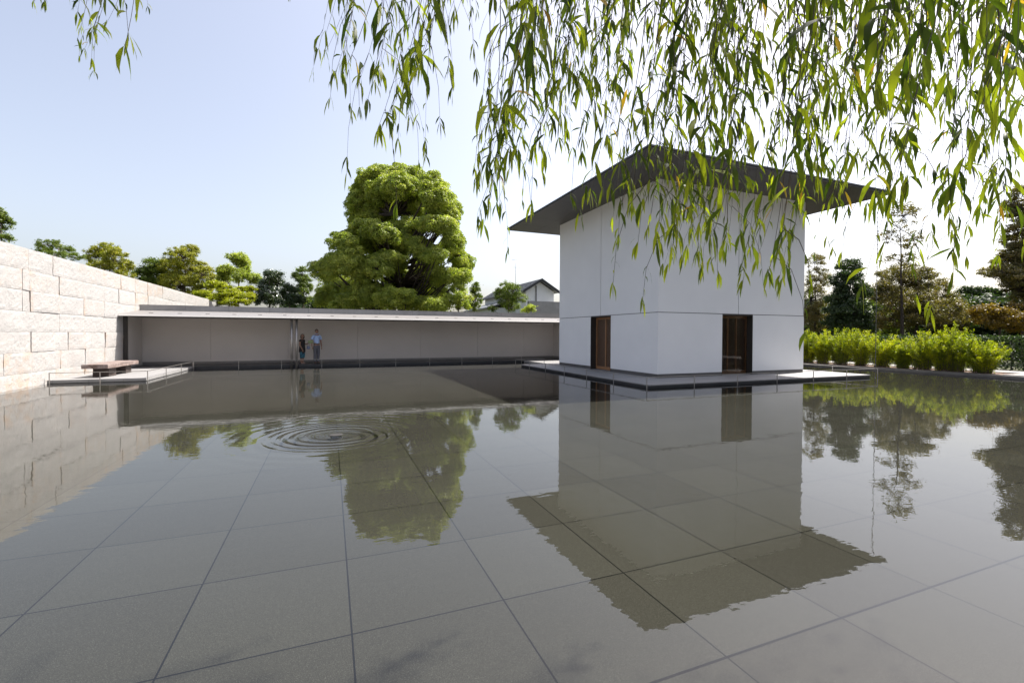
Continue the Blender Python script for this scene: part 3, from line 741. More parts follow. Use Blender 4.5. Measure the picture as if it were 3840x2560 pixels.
def woman():
    t = empty('person', (-1.27, 24.66, ZP), 'woman in a black tunic and patterned blue cropped trousers holding an open booklet', 'person')
    t.rotation_euler = (0, 0, R_(62))
    V = [(0, 0, .76, .135, .11), (0, 0, .92, .125, .105), (0, .01, 1.08, .135, .10), (0, .015, 1.20, .09, .07), (0, .008, 1.25, .045, .045), (0, -.005, 1.32, .045, .045)]
    E = [(0, 1), (1, 2), (2, 3), (3, 4), (4, 5)]
    i = len(V)   # her right arm (-X) hangs, slightly forward
    V += [(-.155, .012, 1.17, .048), (-.20, .01, .95, .038), (-.185, -.08, .77, .030), (-.18, -.11, .72, .020)]; E += [(3, i), (i, i+1), (i+1, i+2), (i+2, i+3)]; rw = V[-1]
    i = len(V)   # her left arm bent, forearm forward holding the booklet
    V += [(.155, .012, 1.17, .048), (.185, -.02, .96, .038), (.13, -.20, 1.00, .029), (.115, -.255, 1.02, .020)]; E += [(3, i), (i, i+1), (i+1, i+2), (i+2, i+3)]; lw = V[-1]
    for sgn in (-1, 1):
        i = len(V); fx = .075*sgn
        V += [(fx, 0, .70, .085), (fx, -.01, .40, .056), (fx*.95, .015, .23, .047), (fx*.9, .02, .06, .032), (fx*.95, -.08, .028, .030, .024), (fx, -.13, .024, .025, .018)]
        E += [(0, i), (i, i+1), (i+1, i+2), (i+2, i+3), (i+3, i+4), (i+4, i+5)]
    body = skinned('body', V, E, M['skin'], t)
    ex = hand(rw[:3], (.05, -.25, -1), (0, 1, 0), (.3, -1, 0), .9, M['skin'], t)
    ex += hand(lw[:3], (-.1, -1, .25), (0, .2, 1), (-1, 0, .3), .9, M['skin'], t)
    hs, feats, Rz, hc = head(t, (0, -.018, 1.365), R_(-48), .92, M['skin'])
    join_into(body, ex+hs)
    V = [(0, 0, .50, .195, .165), (0, 0, .70, .175, .150), (0, 0, .92, .150, .125), (0, .01, 1.08, .152, .115), (0, .015, 1.19, .105, .082), (0, .012, 1.225, .060, .058)]
    E = [(0, 1), (1, 2), (2, 3), (3, 4), (4, 5)]
    for sgn in (-1, 1):
        i = len(V); V += [(sgn*.158, .012, 1.165, .066), (sgn*.182, .012, 1.07, .066)]; E += [(4, i), (i, i+1)]
    skinned('tunic', V, E, M['tunic'], t)
    V = [(0, 0, .78, .125, .105), (0, 0, .72, .14, .115)]; E = [(0, 1)]
    for sgn in (-1, 1):
        i = len(V); fx = .078*sgn; V += [(fx, 0, .62, .092), (fx, -.01, .40, .082), (fx*.97, .012, .26, .076)]; E += [(1, i), (i, i+1), (i+1, i+2)]
    skinned('trousers', V, E, M['pattern'], t)
    for sgn in (-1, 1):
        fx = .075*sgn
        skinned('shoe', [(fx*.9, .03, .028, .034, .024), (fx*.95, -.05, .026, .036, .022), (fx, -.135, .022, .030, .018)], [(0, 1), (1, 2)], M['shoe_pale'], t, 2)
    def hs_(p, u):
        q = p.copy()
        if u.y < -.25 and u.z < .55: q.y *= .30
        if u.z < 0: q.z *= 1.15; q.x *= 1.08
        return q
    h = ellip('hair', (0, .022, -.012), (.094, .100, .128), M['hair'], t, 26, hs_)
    for v in h.data.vertices: v.co = Rz @ v.co + hc
    # booklet she holds: own object, at her left hand
    Rt = Matrix.Rotation(R_(62), 4, 'Z'); org = Vector((-1.27, 24.66, ZP))
    b = MB(); b.box(-.11, .0, -.004, .004, -.075, .075); b.box(.001, .11, -.004, .004, -.075, .075)
    o = b.build('booklet', M['paper']); o.location = org+(Rt @ Vector((.09, -.385, 1.085))); o.rotation_euler = (R_(8), R_(-14), R_(-10))
    tag(o, 'small green booklet held open by the woman in black', 'booklet')
    b = MB(); bmesh.ops.create_uvsphere(b.bm, u_segments=16, v_segments=10, radius=1)
    for v in b.bm.verts: v.co = Vector((v.co.x*.09, v.co.y*.045, v.co.z*.085-abs(v.co.x)*.01))
    for f in b.bm.faces: f.smooth = True
    b.tube([(-.06, 0, .06), (-.04, 0, .16), (0, 0, .20), (.04, 0, .16), (.06, 0, .06)], .006, 6)
    o = b.build('handbag', M['bag']); o.location = org+(Rt @ Vector((.13, -.245, .80))); o.rotation_euler = (0, 0, R_(20))
    tag(o, 'small blue grey handbag hanging from the forearm of the woman in black', 'bag')
woman()

# ------------------------------------------------------------ vegetation
rng = np.random.default_rng(7)
def fill_mesh(name, V, F, tone, mat, parent, fs=4):
    me = bpy.data.meshes.new(name)
    me.vertices.add(len(V)); me.vertices.foreach_set('co', V.astype(np.float32).ravel())
    me.loops.add(F.size); me.loops.foreach_set('vertex_index', F.astype(np.int32).ravel())
    me.polygons.add(len(F)); me.polygons.foreach_set('loop_start', np.arange(len(F), dtype=np.int32)*fs)
    me.update(calc_edges=True)
    a = me.attributes.new('tone', 'FLOAT', 'POINT'); a.data.foreach_set('value', tone.astype(np.float32))
    me.validate(); return link(name, me, mat, parent)
def unit(a): return a/(np.linalg.norm(a, axis=1, keepdims=True)+1e-9)
def leaf_cards(P, Nn, L, W, tone):
    k = len(P); a = unit(np.cross(Nn, unit(rng.normal(size=(k, 3))))); b = np.cross(unit(Nn), a)
    L = np.broadcast_to(L, (k,))[:, None]*rng.uniform(.7, 1.25, (k, 1)); W = np.broadcast_to(W, (k,))[:, None]*rng.uniform(.7, 1.25, (k, 1))
    V = np.stack([P-a*L*.5, P+b*W*.5+a*L*.06, P+a*L*.5, P-b*W*.5+a*L*.06], 1).reshape(-1, 3)
    return V, np.arange(4*k).reshape(k, 4), np.repeat(tone, 4)
def tree(name, label, cat, lobes, mat, bark, leaf=.12, clump=.42, per=70, cover=1.0, base=None, trunk_r=.25, group=None, up=.5, gap=0., twigs=True, flat=1.0, lean=0, z0=.09, puff=False, fill=0):
    lobes = np.array(lobes, float)
    if puff: lobes[:, 3] -= clump*.4; lobes[:, 4] -= clump*.3
    if fill and len(lobes) > 2:     # close the crown between neighbouring limbs
        ex = []
        for i in range(len(lobes)):
            d_ = np.hypot(np.hypot(lobes[:, 0]-lobes[i, 0], lobes[:, 2]-lobes[i, 2]), (lobes[:, 1]-lobes[i, 1])*.35); d_[i] = 99
            for j in np.argsort(d_)[:fill]: ex.append((lobes[i]+lobes[j])/2)
        lobes = np.array(list(lobes)+ex)
    cx = np.average(lobes[:, 0], weights=lobes[:, 3]**2); cy = np.average(lobes[:, 1], weights=lobes[:, 3]**2)
    if base is None: base = (cx, cy)
    t = empty(name, (base[0], base[1], z0), label, cat, group)
    ztop = (lobes[:, 2]+lobes[:, 4]).max()
    tm = MB()
    # trunk
    tp = []
    n_ = 9
    hi = np.average(lobes[:, 2][lobes[:, 2] >= np.median(lobes[:, 2])])
    for i in range(n_):
        a = i/(n_-1); q = noise.noise(Vector((a*3, base[0], base[1])))*.35*trunk_r*4*a
        tp.append(Vector((base[0]+(cx-base[0])*a+q+lean*a, base[1]+(cy-base[1])*a-q*.6, z0-.1+(hi-z0)*a)))
    tm.tube(tp, [trunk_r*(1.25 if i == 0 else 1-.82*i/(n_-1)) for i in range(n_)], 9)
    Ps = []; Ns = []; Ts = []
    for lx, ly, lz, rx, rz in lobes:
        c = Vector((lx, ly, lz))
        # limb from the trunk
        hd = math.hypot(lx-tp[0].x, ly-tp[0].y)
        zf = max(z0+.4, min(lz-rz*.2-hd*.45, hi*.95)); a = (zf-z0)/(max(hi-z0, .1)); s = tp[min(n_-1, max(0, int(round(a*(n_-1)))))]
        mid = s.lerp(c, .5)+Vector((0, 0, -.12*(c-s).length))+Vector((rnd.uniform(-1, 1), rnd.uniform(-1, 1), 0))*.06*(c-s).length
        r0 = max(.02, trunk_r*.26*min(1, (rx/1.2)))
        tm.tube([s, s.lerp(mid, .5)+Vector((0, 0, -.02)), mid, mid.lerp(c, .55)+Vector((0, 0, .03)), c], [r0, r0*.85, r0*.7, r0*.5, r0*.3], 6, cap=False)
        # sub clumps over the lobe
        area = 4*math.pi*(rx+clump*.3)*(rz+clump*.3)
        k = max(4, int(area/(clump*clump*2.2)*cover*1.25))
        u = unit(rng.normal(size=(k, 3))); u[:, 2] += .25; u = unit(u)
        rad = rng.uniform(.55, 1.02, k)
        cc = np.array([lx, ly, lz])+u*rad[:, None]*np.array([rx, rx*.95, rz])
        keep = rng.random(k) > gap
        for q, uu, in zip(cc[keep], u[keep]):
            r = clump*rng.uniform(.6, 1.15); m_ = int(per*1.5*rng.uniform(.7, 1.2))
            w_ = unit(rng.normal(size=(m_, 3))+np.array([uu[0]*.5, uu[1]*.5, up])); 
            rr_ = rng.uniform(.72 if puff else .15, 1.05, (m_, 1))
            if not puff: rr_ = np.where(rng.random((m_, 1)) < .14, rr_*1.55, rr_)
            Ps.append(q+w_*rr_*r*np.array([1, 1, .75*flat])); Ns.append(w_+rng.normal(size=(m_, 3))*.45)
            Ts.append(np.clip(rng.uniform(.1, .9)*.55+rng.random(m_)*.45, 0, 1))
            if twigs:
                qv = Vector(q); mm = c.lerp(qv, .5)+Vector((rnd.uniform(-1, 1), rnd.uniform(-1, 1), rnd.uniform(-1, 1)))*.1*rx
                tm.tube([c, mm, qv], [r0*.30+.004, r0*.2+.003, .004], 3, cap=False)
    P = np.concatenate(Ps); V, F, T_ = leaf_cards(P, np.concatenate(Ns), leaf, leaf*.62, np.concatenate(Ts))
    fill_mesh('crown', V, F, T_, mat, t)
    tm.build('trunk', bark, t)
    return t

LM = {}
LM['bright'] = leafmat('bright_green_leaf', [(0, (.12, .165, .03)), (.5, (.30, .34, .065)), (1, (.56, .54, .12))], .46)
LM['green'] = leafmat('green_leaf', [(0, (.05, .078, .015)), (.5, (.115, .155, .028)), (1, (.24, .27, .055))], .44)
LM['dark'] = leafmat('dark_green_leaf', [(0, (.014, .028, .010)), (.5, (.030, .052, .016)), (1, (.065, .095, .028))], .30)
LM['glossy'] = leafmat('glossy_dark_leaf', [(0, (.022, .040, .016)), (.5, (.045, .07, .025)), (1, (.10, .13, .06))], .25, gloss=.8, rough=.25)
LM['yellow'] = leafmat('yellow_green_leaf', [(0, (.095, .11, .015)), (.5, (.24, .24, .025)), (1, (.44, .38, .04))], .42)
LM['maple'] = leafmat('lime_maple_leaf', [(0, (.14, .18, .010)), (.5, (.32, .33, .016)), (1, (.40, .38, .025))], .48)
LM['brown'] = leafmat('russet_leaf', [(0, (.055, .055, .018)), (.4, (.12, .105, .03)), (.75, (.20, .15, .045)), (1, (.34, .23, .10))], .38, gloss=.5)
LM['orange'] = leafmat('ochre_leaf', [(0, (.06, .05, .012)), (.5, (.16, .10, .015)), (1, (.33, .19, .02))], .42)
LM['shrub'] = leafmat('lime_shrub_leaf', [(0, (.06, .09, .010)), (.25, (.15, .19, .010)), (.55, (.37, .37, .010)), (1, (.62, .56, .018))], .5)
LM['willow'] = leafmat('willow_leaf', [(0, (.016, .030, .005)), (.5, (.060, .085, .010)), (.93, (.28, .30, .022)), (.955, (.30, .16, .03)), (1, (.42, .27, .03))], .54, gloss=.25, rough=.5)

TREES={
'big':[(4.1,39.4,14.30,1.67,1.14),(6.7,39.3,14.78,1.53,0.99),(5.5,40.2,15.46,1.73,0.64),(2.7,42.5,13.69,1.31,1.12),(4.6,40.1,13.24,1.53,0.81),(7.2,40.5,13.85,1.58,0.93),(7.5,33.3,11.52,1.01,1.01),(9.1,36.1,11.30,0.85,0.94),(3.6,42.1,12.39,1.03,0.56),(7.0,38.4,12.00,0.97,0.71),(2.1,42.4,11.65,0.83,0.65),(0.5,36.7,8.44,0.79,0.79),(1.7,39.1,9.31,1.02,0.60),(3.3,36.6,9.22,1.22,0.90),(5.1,38.3,8.93,1.64,0.95),(3.2,39.3,8.53,1.48,0.78),(6.5,33.5,9.48,0.77,0.54),(8.1,34.5,9.76,1.21,0.73),(9.2,34.5,8.56,0.74,0.98),(11.0,38.9,7.64,0.93,1.11),(9.2,38.4,8.82,0.81,0.81),(6.0,34.9,7.98,0.88,0.96),(7.6,39.3,7.22,1.18,1.09),(3.9,35.5,7.30,1.03,0.64),(4.9,38.9,6.76,1.05,0.61),(-0.6,37.2,6.16,0.95,1.11),(1.0,35.6,6.58,1.24,0.85),(0.5,42.7,5.34,1.75,1.38),(2.0,36.8,4.56,1.45,1.05),(2.3,36.7,6.02,1.21,0.97),(7.0,41.0,5.91,1.69,0.94),(4.7,41.0,4.53,1.75,0.74),(9.5,34.4,5.96,0.90,0.58),(8.7,40.1,4.59,1.59,0.75),(5.9,38.0,10.56,1.21,0.61),(5.2,39.3,10.19,1.15,0.53),(2.1,36.8,9.71,0.81,0.65),(3.1,42.2,4.19,1.96,0.56),(6.6,38.8,4.26,1.69,0.53),(0.3,43.5,4.28,1.69,0.56),(4.6,41.3,11.56,1.02,0.56),(7.5,35.4,10.96,0.91,0.66),(8.1,35.6,5.93,1.00,0.75),(7.1,34.5,7.51,0.88,0.72),(7.0,34.3,3.67,1.20,0.56),(4.7,34.5,3.55,1.25,0.47),(1.2,37.8,3.71,1.32,0.49),(3.2,39.6,14.24,1.31,0.96),(6.9,33.3,12.47,1.08,0.85),(2.1,40.6,12.56,1.07,0.98),(8.6,35.3,11.79,1.00,0.91),(5.0,36.5,13.36,1.48,0.74)],
'mid_a':[(-22.2,44.8,9.57,0.51,0.65),(-22.3,44.6,9.97,0.55,0.55),(-21.9,44.2,8.37,0.55,0.28)],
'mid_b':[(-20.5,47.0,8.42,0.81,0.50),(-21.3,47.8,8.20,0.51,0.41),(-19.6,45.7,7.58,0.69,0.34),(-19.7,47.8,8.20,0.47,0.41),(-18.4,45.2,7.37,0.79,0.34)],
'mid_c':[(-17.5,48.6,8.50,0.97,0.65),(-18.4,49.1,7.99,0.87,0.87),(-16.2,46.4,7.60,0.83,0.93),(-16.0,48.1,7.22,0.54,0.54),(-17.1,47.5,6.88,1.16,0.74),(-15.9,47.5,6.31,0.64,0.43)],
'dark_l':[(-14.7,50.2,7.59,0.92,0.69),(-15.6,50.6,6.80,0.81,0.58),(-14.5,50.4,6.72,1.28,1.04),(-15.4,52.4,5.94,1.68,0.72)],
'yellow':[(-11.9,47.1,8.10,1.21,0.77),(-11.5,48.5,8.91,0.68,0.57),(-13.3,49.7,7.49,1.04,0.92),(-11.8,49.2,7.16,1.50,1.27),(-10.2,46.8,6.51,0.89,1.00),(-12.0,47.5,5.62,1.55,1.00),(-10.3,47.3,5.22,0.90,0.67),(-13.1,49.2,6.18,1.03,0.91)],
'sparse_n':[(-8.0,48.6,8.53,0.81,0.46),(-7.6,50.1,8.24,0.48,0.72),(-9.6,51.0,7.42,0.48,0.54),(-8.9,50.9,7.68,0.54,0.48),(-7.7,48.3,6.73,0.75,0.52),(-9.4,51.3,6.74,0.66,0.42),(-6.6,48.0,6.63,0.63,0.52),(-7.3,48.9,7.52,0.35,0.35),(-6.4,49.2,6.66,0.42,0.36)],
'maple':[(-8.8,43.5,5.52,0.61,0.30),(-7.6,41.4,5.12,0.54,0.34),(-6.3,42.5,5.17,0.76,0.30),(-9.2,42.6,4.62,0.64,0.30),(-7.2,41.2,4.58,0.88,0.44),(-6.1,40.7,4.39,0.68,0.34),(-7.9,41.1,4.17,0.77,0.39),(-6.6,40.3,3.96,0.96,0.29)],
'glossy':[(-4.4,43.3,6.48,0.63,0.42),(-5.0,44.3,5.98,0.59,0.48),(-4.3,44.5,6.03,0.49,0.44),(-4.9,43.5,5.01,0.95,0.63),(-5.2,43.4,4.31,0.84,0.47),(-4.4,44.5,4.51,0.65,0.49)],
'dkshrub':[(-3.1,41.2,4.98,0.66,0.56),(-3.3,41.1,4.31,0.76,0.46),(-2.6,40.6,4.30,0.65,0.45)],
'right_n':[(-2.4,45.3,7.38,0.39,0.28),(-2.8,45.7,6.90,0.34,0.40),(-2.2,45.1,6.41,0.62,0.51),(-2.1,45.0,5.73,0.62,0.50),(-2.2,44.6,4.92,0.61,0.72)],
'round_b':[(8.7,32.6,4.94,0.62,0.39),(8.9,31.5,4.24,0.53,0.45),(8.2,32.3,3.97,0.69,0.46),(9.0,32.4,3.70,0.62,0.39)],
'thin_h':[(10.6,34.3,5.00,0.37,0.66),(10.7,34.7,4.30,0.52,0.59),(10.5,34.9,3.79,0.52,0.37)],
'bush_h':[(11.9,31.1,4.97,0.41,0.41),(11.6,31.4,4.59,0.48,0.41),(12.1,30.1,4.69,0.60,0.47),(11.8,30.8,4.07,0.74,0.54),(12.5,30.0,4.17,0.53,0.40),(12.4,31.2,3.63,0.69,0.34),(10.8,30.9,3.44,0.34,0.20)],
'small_h':[(12.3,27.4,3.30,0.28,0.22),(12.1,27.7,3.19,0.34,0.16)],
'brownl':[(34.1,23.7,7.10,0.77,0.66),(34.5,23.7,5.81,0.99,0.88),(33.2,23.3,4.20,0.97,1.19),(34.0,23.1,3.13,1.19,1.08),(33.7,23.6,2.71,0.87,0.98)],
'darkcone':[(31.6,19.7,6.00,0.67,0.57),(31.2,19.5,5.01,0.94,0.75),(31.6,19.6,4.09,1.23,0.85),(31.1,19.3,3.12,1.40,0.84),(31.6,19.5,2.29,1.51,0.76)],
'spindly':[(34.4,18.1,9.30,0.84,1.03),(33.4,18.5,7.89,0.65,0.56),(34.5,17.7,7.64,0.65,0.74),(33.7,17.9,6.42,0.92,0.55)],
'broadbrown':[(35.3,18.7,5.49,1.25,0.87),(35.3,17.6,5.19,1.03,0.75),(33.9,18.9,4.40,0.96,0.77),(37.8,19.5,4.09,1.94,1.12),(40.1,19.0,4.94,0.93,0.72),(37.2,18.0,3.19,1.94,0.97),(37.1,19.8,2.76,1.84,0.82),(40.6,18.4,3.38,1.12,1.12),(40.3,18.1,2.36,1.31,0.61)],
'farcone':[(68.4,29.4,6.61,0.89,0.77),(69.8,29.2,5.75,1.41,1.03),(69.1,28.0,5.90,1.63,1.13),(69.2,29.2,4.33,2.05,1.28),(69.8,27.3,5.38,1.49,1.12)],
'rightbig':[(38.0,14.0,10.07,0.46,0.39),(38.1,14.5,9.54,0.47,0.40),(38.3,14.2,8.84,0.73,0.53),(37.4,13.9,7.78,0.58,0.45),(38.5,14.5,7.20,0.61,0.54),(37.6,14.4,6.19,0.73,0.53),(38.0,14.1,6.50,0.66,0.72),(35.7,14.1,5.32,0.70,0.38),(37.5,14.2,5.18,0.72,0.59),(37.4,13.8,4.28,0.71,0.71)],
'orange':[(32.5,13.2,2.86,0.77,0.35),(32.9,12.7,2.62,0.70,0.35),(34.3,12.7,2.88,0.54,0.48),(32.7,13.1,2.33,0.88,0.35),(34.0,12.8,2.11,0.83,0.36)],
}

_big = []
for lx, ly, lz, a_, b_ in TREES['big']:
    f_ = rnd.uniform(.12, .38); _big += [(lx, ly, lz, a_, b_), (lx+(6.2-lx)*f_+rnd.uniform(-.5, .5), ly-rnd.uniform(.2, 2.2), lz+(8.2-lz)*f_*.6+rnd.uniform(-.6, .2), a_*.9, b_*.9)]
TREES['big'] = _big
TREES['rightbig'] = [q for lx, ly, lz, a_, b_ in TREES['rightbig'] for q in ((lx, ly, lz, a_, b_), (lx+.75, ly-.5, lz-.25, a_*1.05, b_), (lx+.3, ly-.9, lz-.6, a_, b_))]
GB = 'trees behind the gallery'
GR = 'trees beyond the lime green shrubs'
T_ = TREES
tree('broad_tree', 'huge domed camphor-like tree with billowing bright green crown behind the gallery', 'tree', T_['big'], LM['bright'], M['bark_dark'], leaf=.125, clump=.42, per=125, base=(6.0, 39.0), trunk_r=.55, up=.9, flat=1.05, cover=.8, puff=True, fill=2)
tree('leafy_tree', 'tree top cut by the left edge of the photo above the granite wall', 'tree', T_['mid_a'], LM['green'], M['bark'], leaf=0.107, clump=.3, per=58, group=GB, up=.5, trunk_r=.15, base=(-22.3, 44.6))
tree('leafy_tree', 'dark sparse tree top just above the granite wall, second from the left edge', 'tree', T_['mid_b'], LM['green'], M['bark'], leaf=0.090, clump=.24, per=43, group=GB, gap=.3, trunk_r=.15)
tree('leafy_tree', 'rounded olive green tree top above the middle of the granite wall', 'tree', T_['mid_c'], LM['yellow'], M['bark'], leaf=0.098, clump=.26, per=52, group=GB, gap=.22, trunk_r=.16)
tree('leafy_tree', 'dark green tree just left of the tall yellowish tree', 'tree', T_['dark_l'], LM['green'], M['bark_dark'], leaf=0.115, clump=.34, per=72, group=GB, trunk_r=.15)
tree('leafy_tree', 'tall yellowish green feathery tree above the far end of the granite wall', 'tree', T_['yellow'], LM['yellow'], M['bark'], leaf=0.090, clump=.28, per=72, gap=.15, group=GB, trunk_r=.18)
tree('leafy_tree', 'open light green tree with sky showing between its limbs behind the lime maple', 'tree', T_['sparse_n'], LM['bright'], M['bark'], leaf=0.123, clump=.32, per=52, group=GB, gap=.1, fill=1, trunk_r=.14)
tree('maple_tree', 'low lime yellow maple with layered leaves directly behind the gallery parapet', 'tree', T_['maple'], LM['maple'], M['bark'], leaf=.11, clump=.30, per=90, up=.7, flat=.6, cover=1.3, trunk_r=.13)
tree('evergreen_tree', 'glossy leaved dark evergreen between the lime maple and the blackish shrub', 'tree', T_['glossy'], LM['glossy'], M['bark_dark'], leaf=0.123, clump=.36, per=87, group=GB, trunk_r=.14)
tree('evergreen_shrub', 'blackish green round shrub left of the huge tree behind the parapet', 'shrub', T_['dkshrub'], LM['dark'], M['bark_dark'], leaf=.12, clump=.34, per=80, trunk_r=.12)
tree('leafy_tree', 'slim tree with yellow green top against the left flank of the huge tree', 'tree', T_['right_n'], LM['green'], M['bark'], leaf=0.115, clump=.30, per=63, group=GB, gap=.05, trunk_r=.12)
tree('round_shrub', 'bright rounded shrub low at the right foot of the huge tree', 'shrub', T_['round_b'], LM['bright'], M['bark'], leaf=.12, clump=.34, per=75, trunk_r=.1, up=.9)
tree('leafy_tree', 'thin upright tree between the huge tree and the white house', 'tree', T_['thin_h'], LM['green'], M['bark'], leaf=0.107, clump=.26, per=43, group=GB, gap=.2, trunk_r=.07)
tree('olive_shrub', 'airy grey green shrub in front of the grey roof of the house', 'shrub', T_['bush_h'], LM['green'], M['bark'], leaf=0.074, clump=.24, per=58, gap=.12, trunk_r=.07)
tree('small_shrub', 'small light shrub peeping over the parapet right of the airy grey green one', 'shrub', T_['small_h'], LM['bright'], M['bark'], leaf=.08, clump=.2, per=40, trunk_r=.04)
tree('garden_tree', 'airy russet tree next to the right wall edge of the pavilion', 'tree', T_['brownl'], LM['brown'], M['bark_dark'], leaf=0.082, clump=.32, per=55, group=GR, gap=.18, trunk_r=.12)
tree('garden_tree', 'dense dark green conical tree behind the shrubs right of the pavilion', 'tree', T_['darkcone'], LM['dark'], M['bark_dark'], leaf=.12, clump=.36, per=90, group=GR, trunk_r=.14)
tree('garden_tree', 'tall thin sparse tree with dark straight stem rising right of the dark cone', 'tree', T_['spindly'], LM['brown'], M['bark_dark'], leaf=.10, clump=.30, per=20, group=GR, gap=.35, fill=0, trunk_r=.11, base=(34.0, 17.8))
tree('garden_tree', 'wide russet brown tree mass below the tall thin tree', 'tree', T_['broadbrown'], LM['brown'], M['bark_dark'], leaf=0.098, clump=.38, per=89, group=GR, trunk_r=.16)
tree('garden_tree', 'distant blackish green trees in the gap left of the tall right edge tree', 'tree', T_['farcone'], LM['dark'], M['bark_dark'], leaf=.22, clump=.5, per=60, group=GR, trunk_r=.2)
tree('garden_tree', 'tall dark tree with tiers of russet foliage at the right edge', 'tree', T_['rightbig'], LM['brown'], M['bark_dark'], leaf=.10, clump=.33, per=75, group=GR, trunk_r=.2, flat=.7)
tree('garden_tree', 'low ochre leaved tree above the clipped hedge at the right edge', 'tree', T_['orange'], LM['orange'], M['bark_dark'], leaf=.10, clump=.28, per=70, group=GR, trunk_r=.1)
# far rows that close the view towards the horizon
FAR = [((37, 27, 2.2, 2.2, 2.2), 'dark', 'dark tree low between the airy russet tree and the dark cone'), ((42, 24.5, 2.3, 2.6, 2.3), 'green', 'low green tree behind the stem of the tall thin tree'), ((45, 20.5, 2.2, 2.6, 2.1), 'dark', 'low dark tree directly behind the wide russet mass'), ((43, 16.5, 2.2, 2.4, 2.2), 'dark', 'low dark tree just left of the tall dark tree at the right edge'), ((42, 12.5, 2.6, 2.6, 2.6), 'dark', 'low dark tree behind the foot of the tall dark tree at the right edge'),
       ((31, 45, 3.5, 3.2, 2.6), 'dark', 'dark far tree hidden low behind the russet tree beside the pavilion'), ((40, 40, 3.6, 3.4, 2.7), 'green', 'far green tree low behind the dark conical tree'),
       ((49, 33, 3.2, 3.6, 2.5), 'dark', 'far dark tree low behind the wide russet tree mass'), ((56, 24, 3.0, 3.8, 2.4), 'dark', 'far dark tree low behind the distant blackish trees'),
       ((58, 17, 3.2, 3.8, 2.6), 'green', 'far green tree low behind the ochre tree'), ((50, 20, 2.2, 3.0, 2.0), 'dark', 'far low dark tree between the wide russet tree and the ochre tree'),
       ((-16, 53, 3.6, 3.6, 2.6), 'dark', 'far dark tree hidden behind the far end of the granite wall'), ((0, 56, 3.6, 4.2, 2.4), 'dark', 'far dark tree low behind the glossy evergreen'), ((11, 52, 2.4, 3.0, 1.9), 'green', 'far green tree low behind the right foot of the huge tree')]
for (x, y, z, a, b_), k, lb in FAR:
    tree('far_tree', lb, 'tree', [(x, y, z, a, b_), (x+a*.7, y+.5, z-.4, a*.7, b_*.7), (x-a*.7, y-.5, z-.3, a*.7, b_*.75)], LM[k], M['bark_dark'], leaf=.26, clump=.7, per=60, group='far trees closing the view', twigs=False, trunk_r=.2)

def hedge(name, label, x0, x1, y0, y1, z0, z1, mat, dens, leaf, stems):
    t = empty(name, ((x0+x1)/2, (y0+y1)/2, .09), label, 'hedge')
    A = 2*(y1-y0)*(z1-z0)+2*(x1-x0)*(z1-z0)+(x1-x0)*(y1-y0); k = int(A*dens)
    P = np.stack([rng.uniform(x0, x1, k), rng.uniform(y0, y1, k), z0+(z1-z0)*rng.random(k)], 1)
    s = rng.random(k)
    P[s < .45, 0] = x0+rng.normal(0, .07, (s < .45).sum()); P[(s >= .45) & (s < .75), 2] = z1+rng.normal(0, .05, ((s >= .45) & (s < .75)).sum())
    Nn = rng.normal(size=(k, 3)); V, F, T2 = leaf_cards(P, Nn, leaf, leaf*.6, rng.random(k)); fill_mesh('foliage', V, F, T2, mat, t)
    b = MB(); y = y0+.3
    while y < y1:
        b.tube([((x0+x1)/2+rnd.uniform(-.2, .2), y, -.05), ((x0+x1)/2+rnd.uniform(-.3, .3), y+rnd.uniform(-.1, .1), z1-.3)], [.05, .03], 6); y += stems
    b.build('stems', M['bark_dark'], t)
tt_ = hedge('sky_block_hedge', 'tall dark hedge added out of view behind the camera terrace to block sky light, mirrored in the door glass', -14, 38, -9, -7, .3, 9.0, LM['dark'], 45, .34, 1.5)  # unseen hedge, added to hold low sky light off the front wall
hedge('sky_block_hedge', 'tall dark evergreen screen added out of view right of the camera beyond the path to block sky light', 33, 35, -16, 8.5, .3, 11.0, LM['dark'], 45, .34, 1.5)  # added blocker outside the frame, darkens the pavilion's front face
hedge('hedge', 'dark clipped hedge with bare stems behind the lime green shrubs at the right', 28.0, 29.4, -14, 30, .12, 1.55, LM['dark'], 420, .09, .5)

# lime green shrubs along the kerb
SHRUBS=[
(24.90,17.61,0.97,0.59,0.91),(24.90,16.76,1.10,0.62,0.78),(24.90,15.82,1.17,0.75,0.95),(24.90,14.85,1.05,0.67,0.87),(24.90,13.90,0.98,0.65,0.79),(24.90,13.03,0.65,0.45,0.54),(24.90,12.26,1.03,0.73,0.82),(24.90,11.53,1.05,0.54,0.71),(24.90,11.11,1.23,0.70,0.90),(24.90,10.21,0.86,0.67,0.63),]

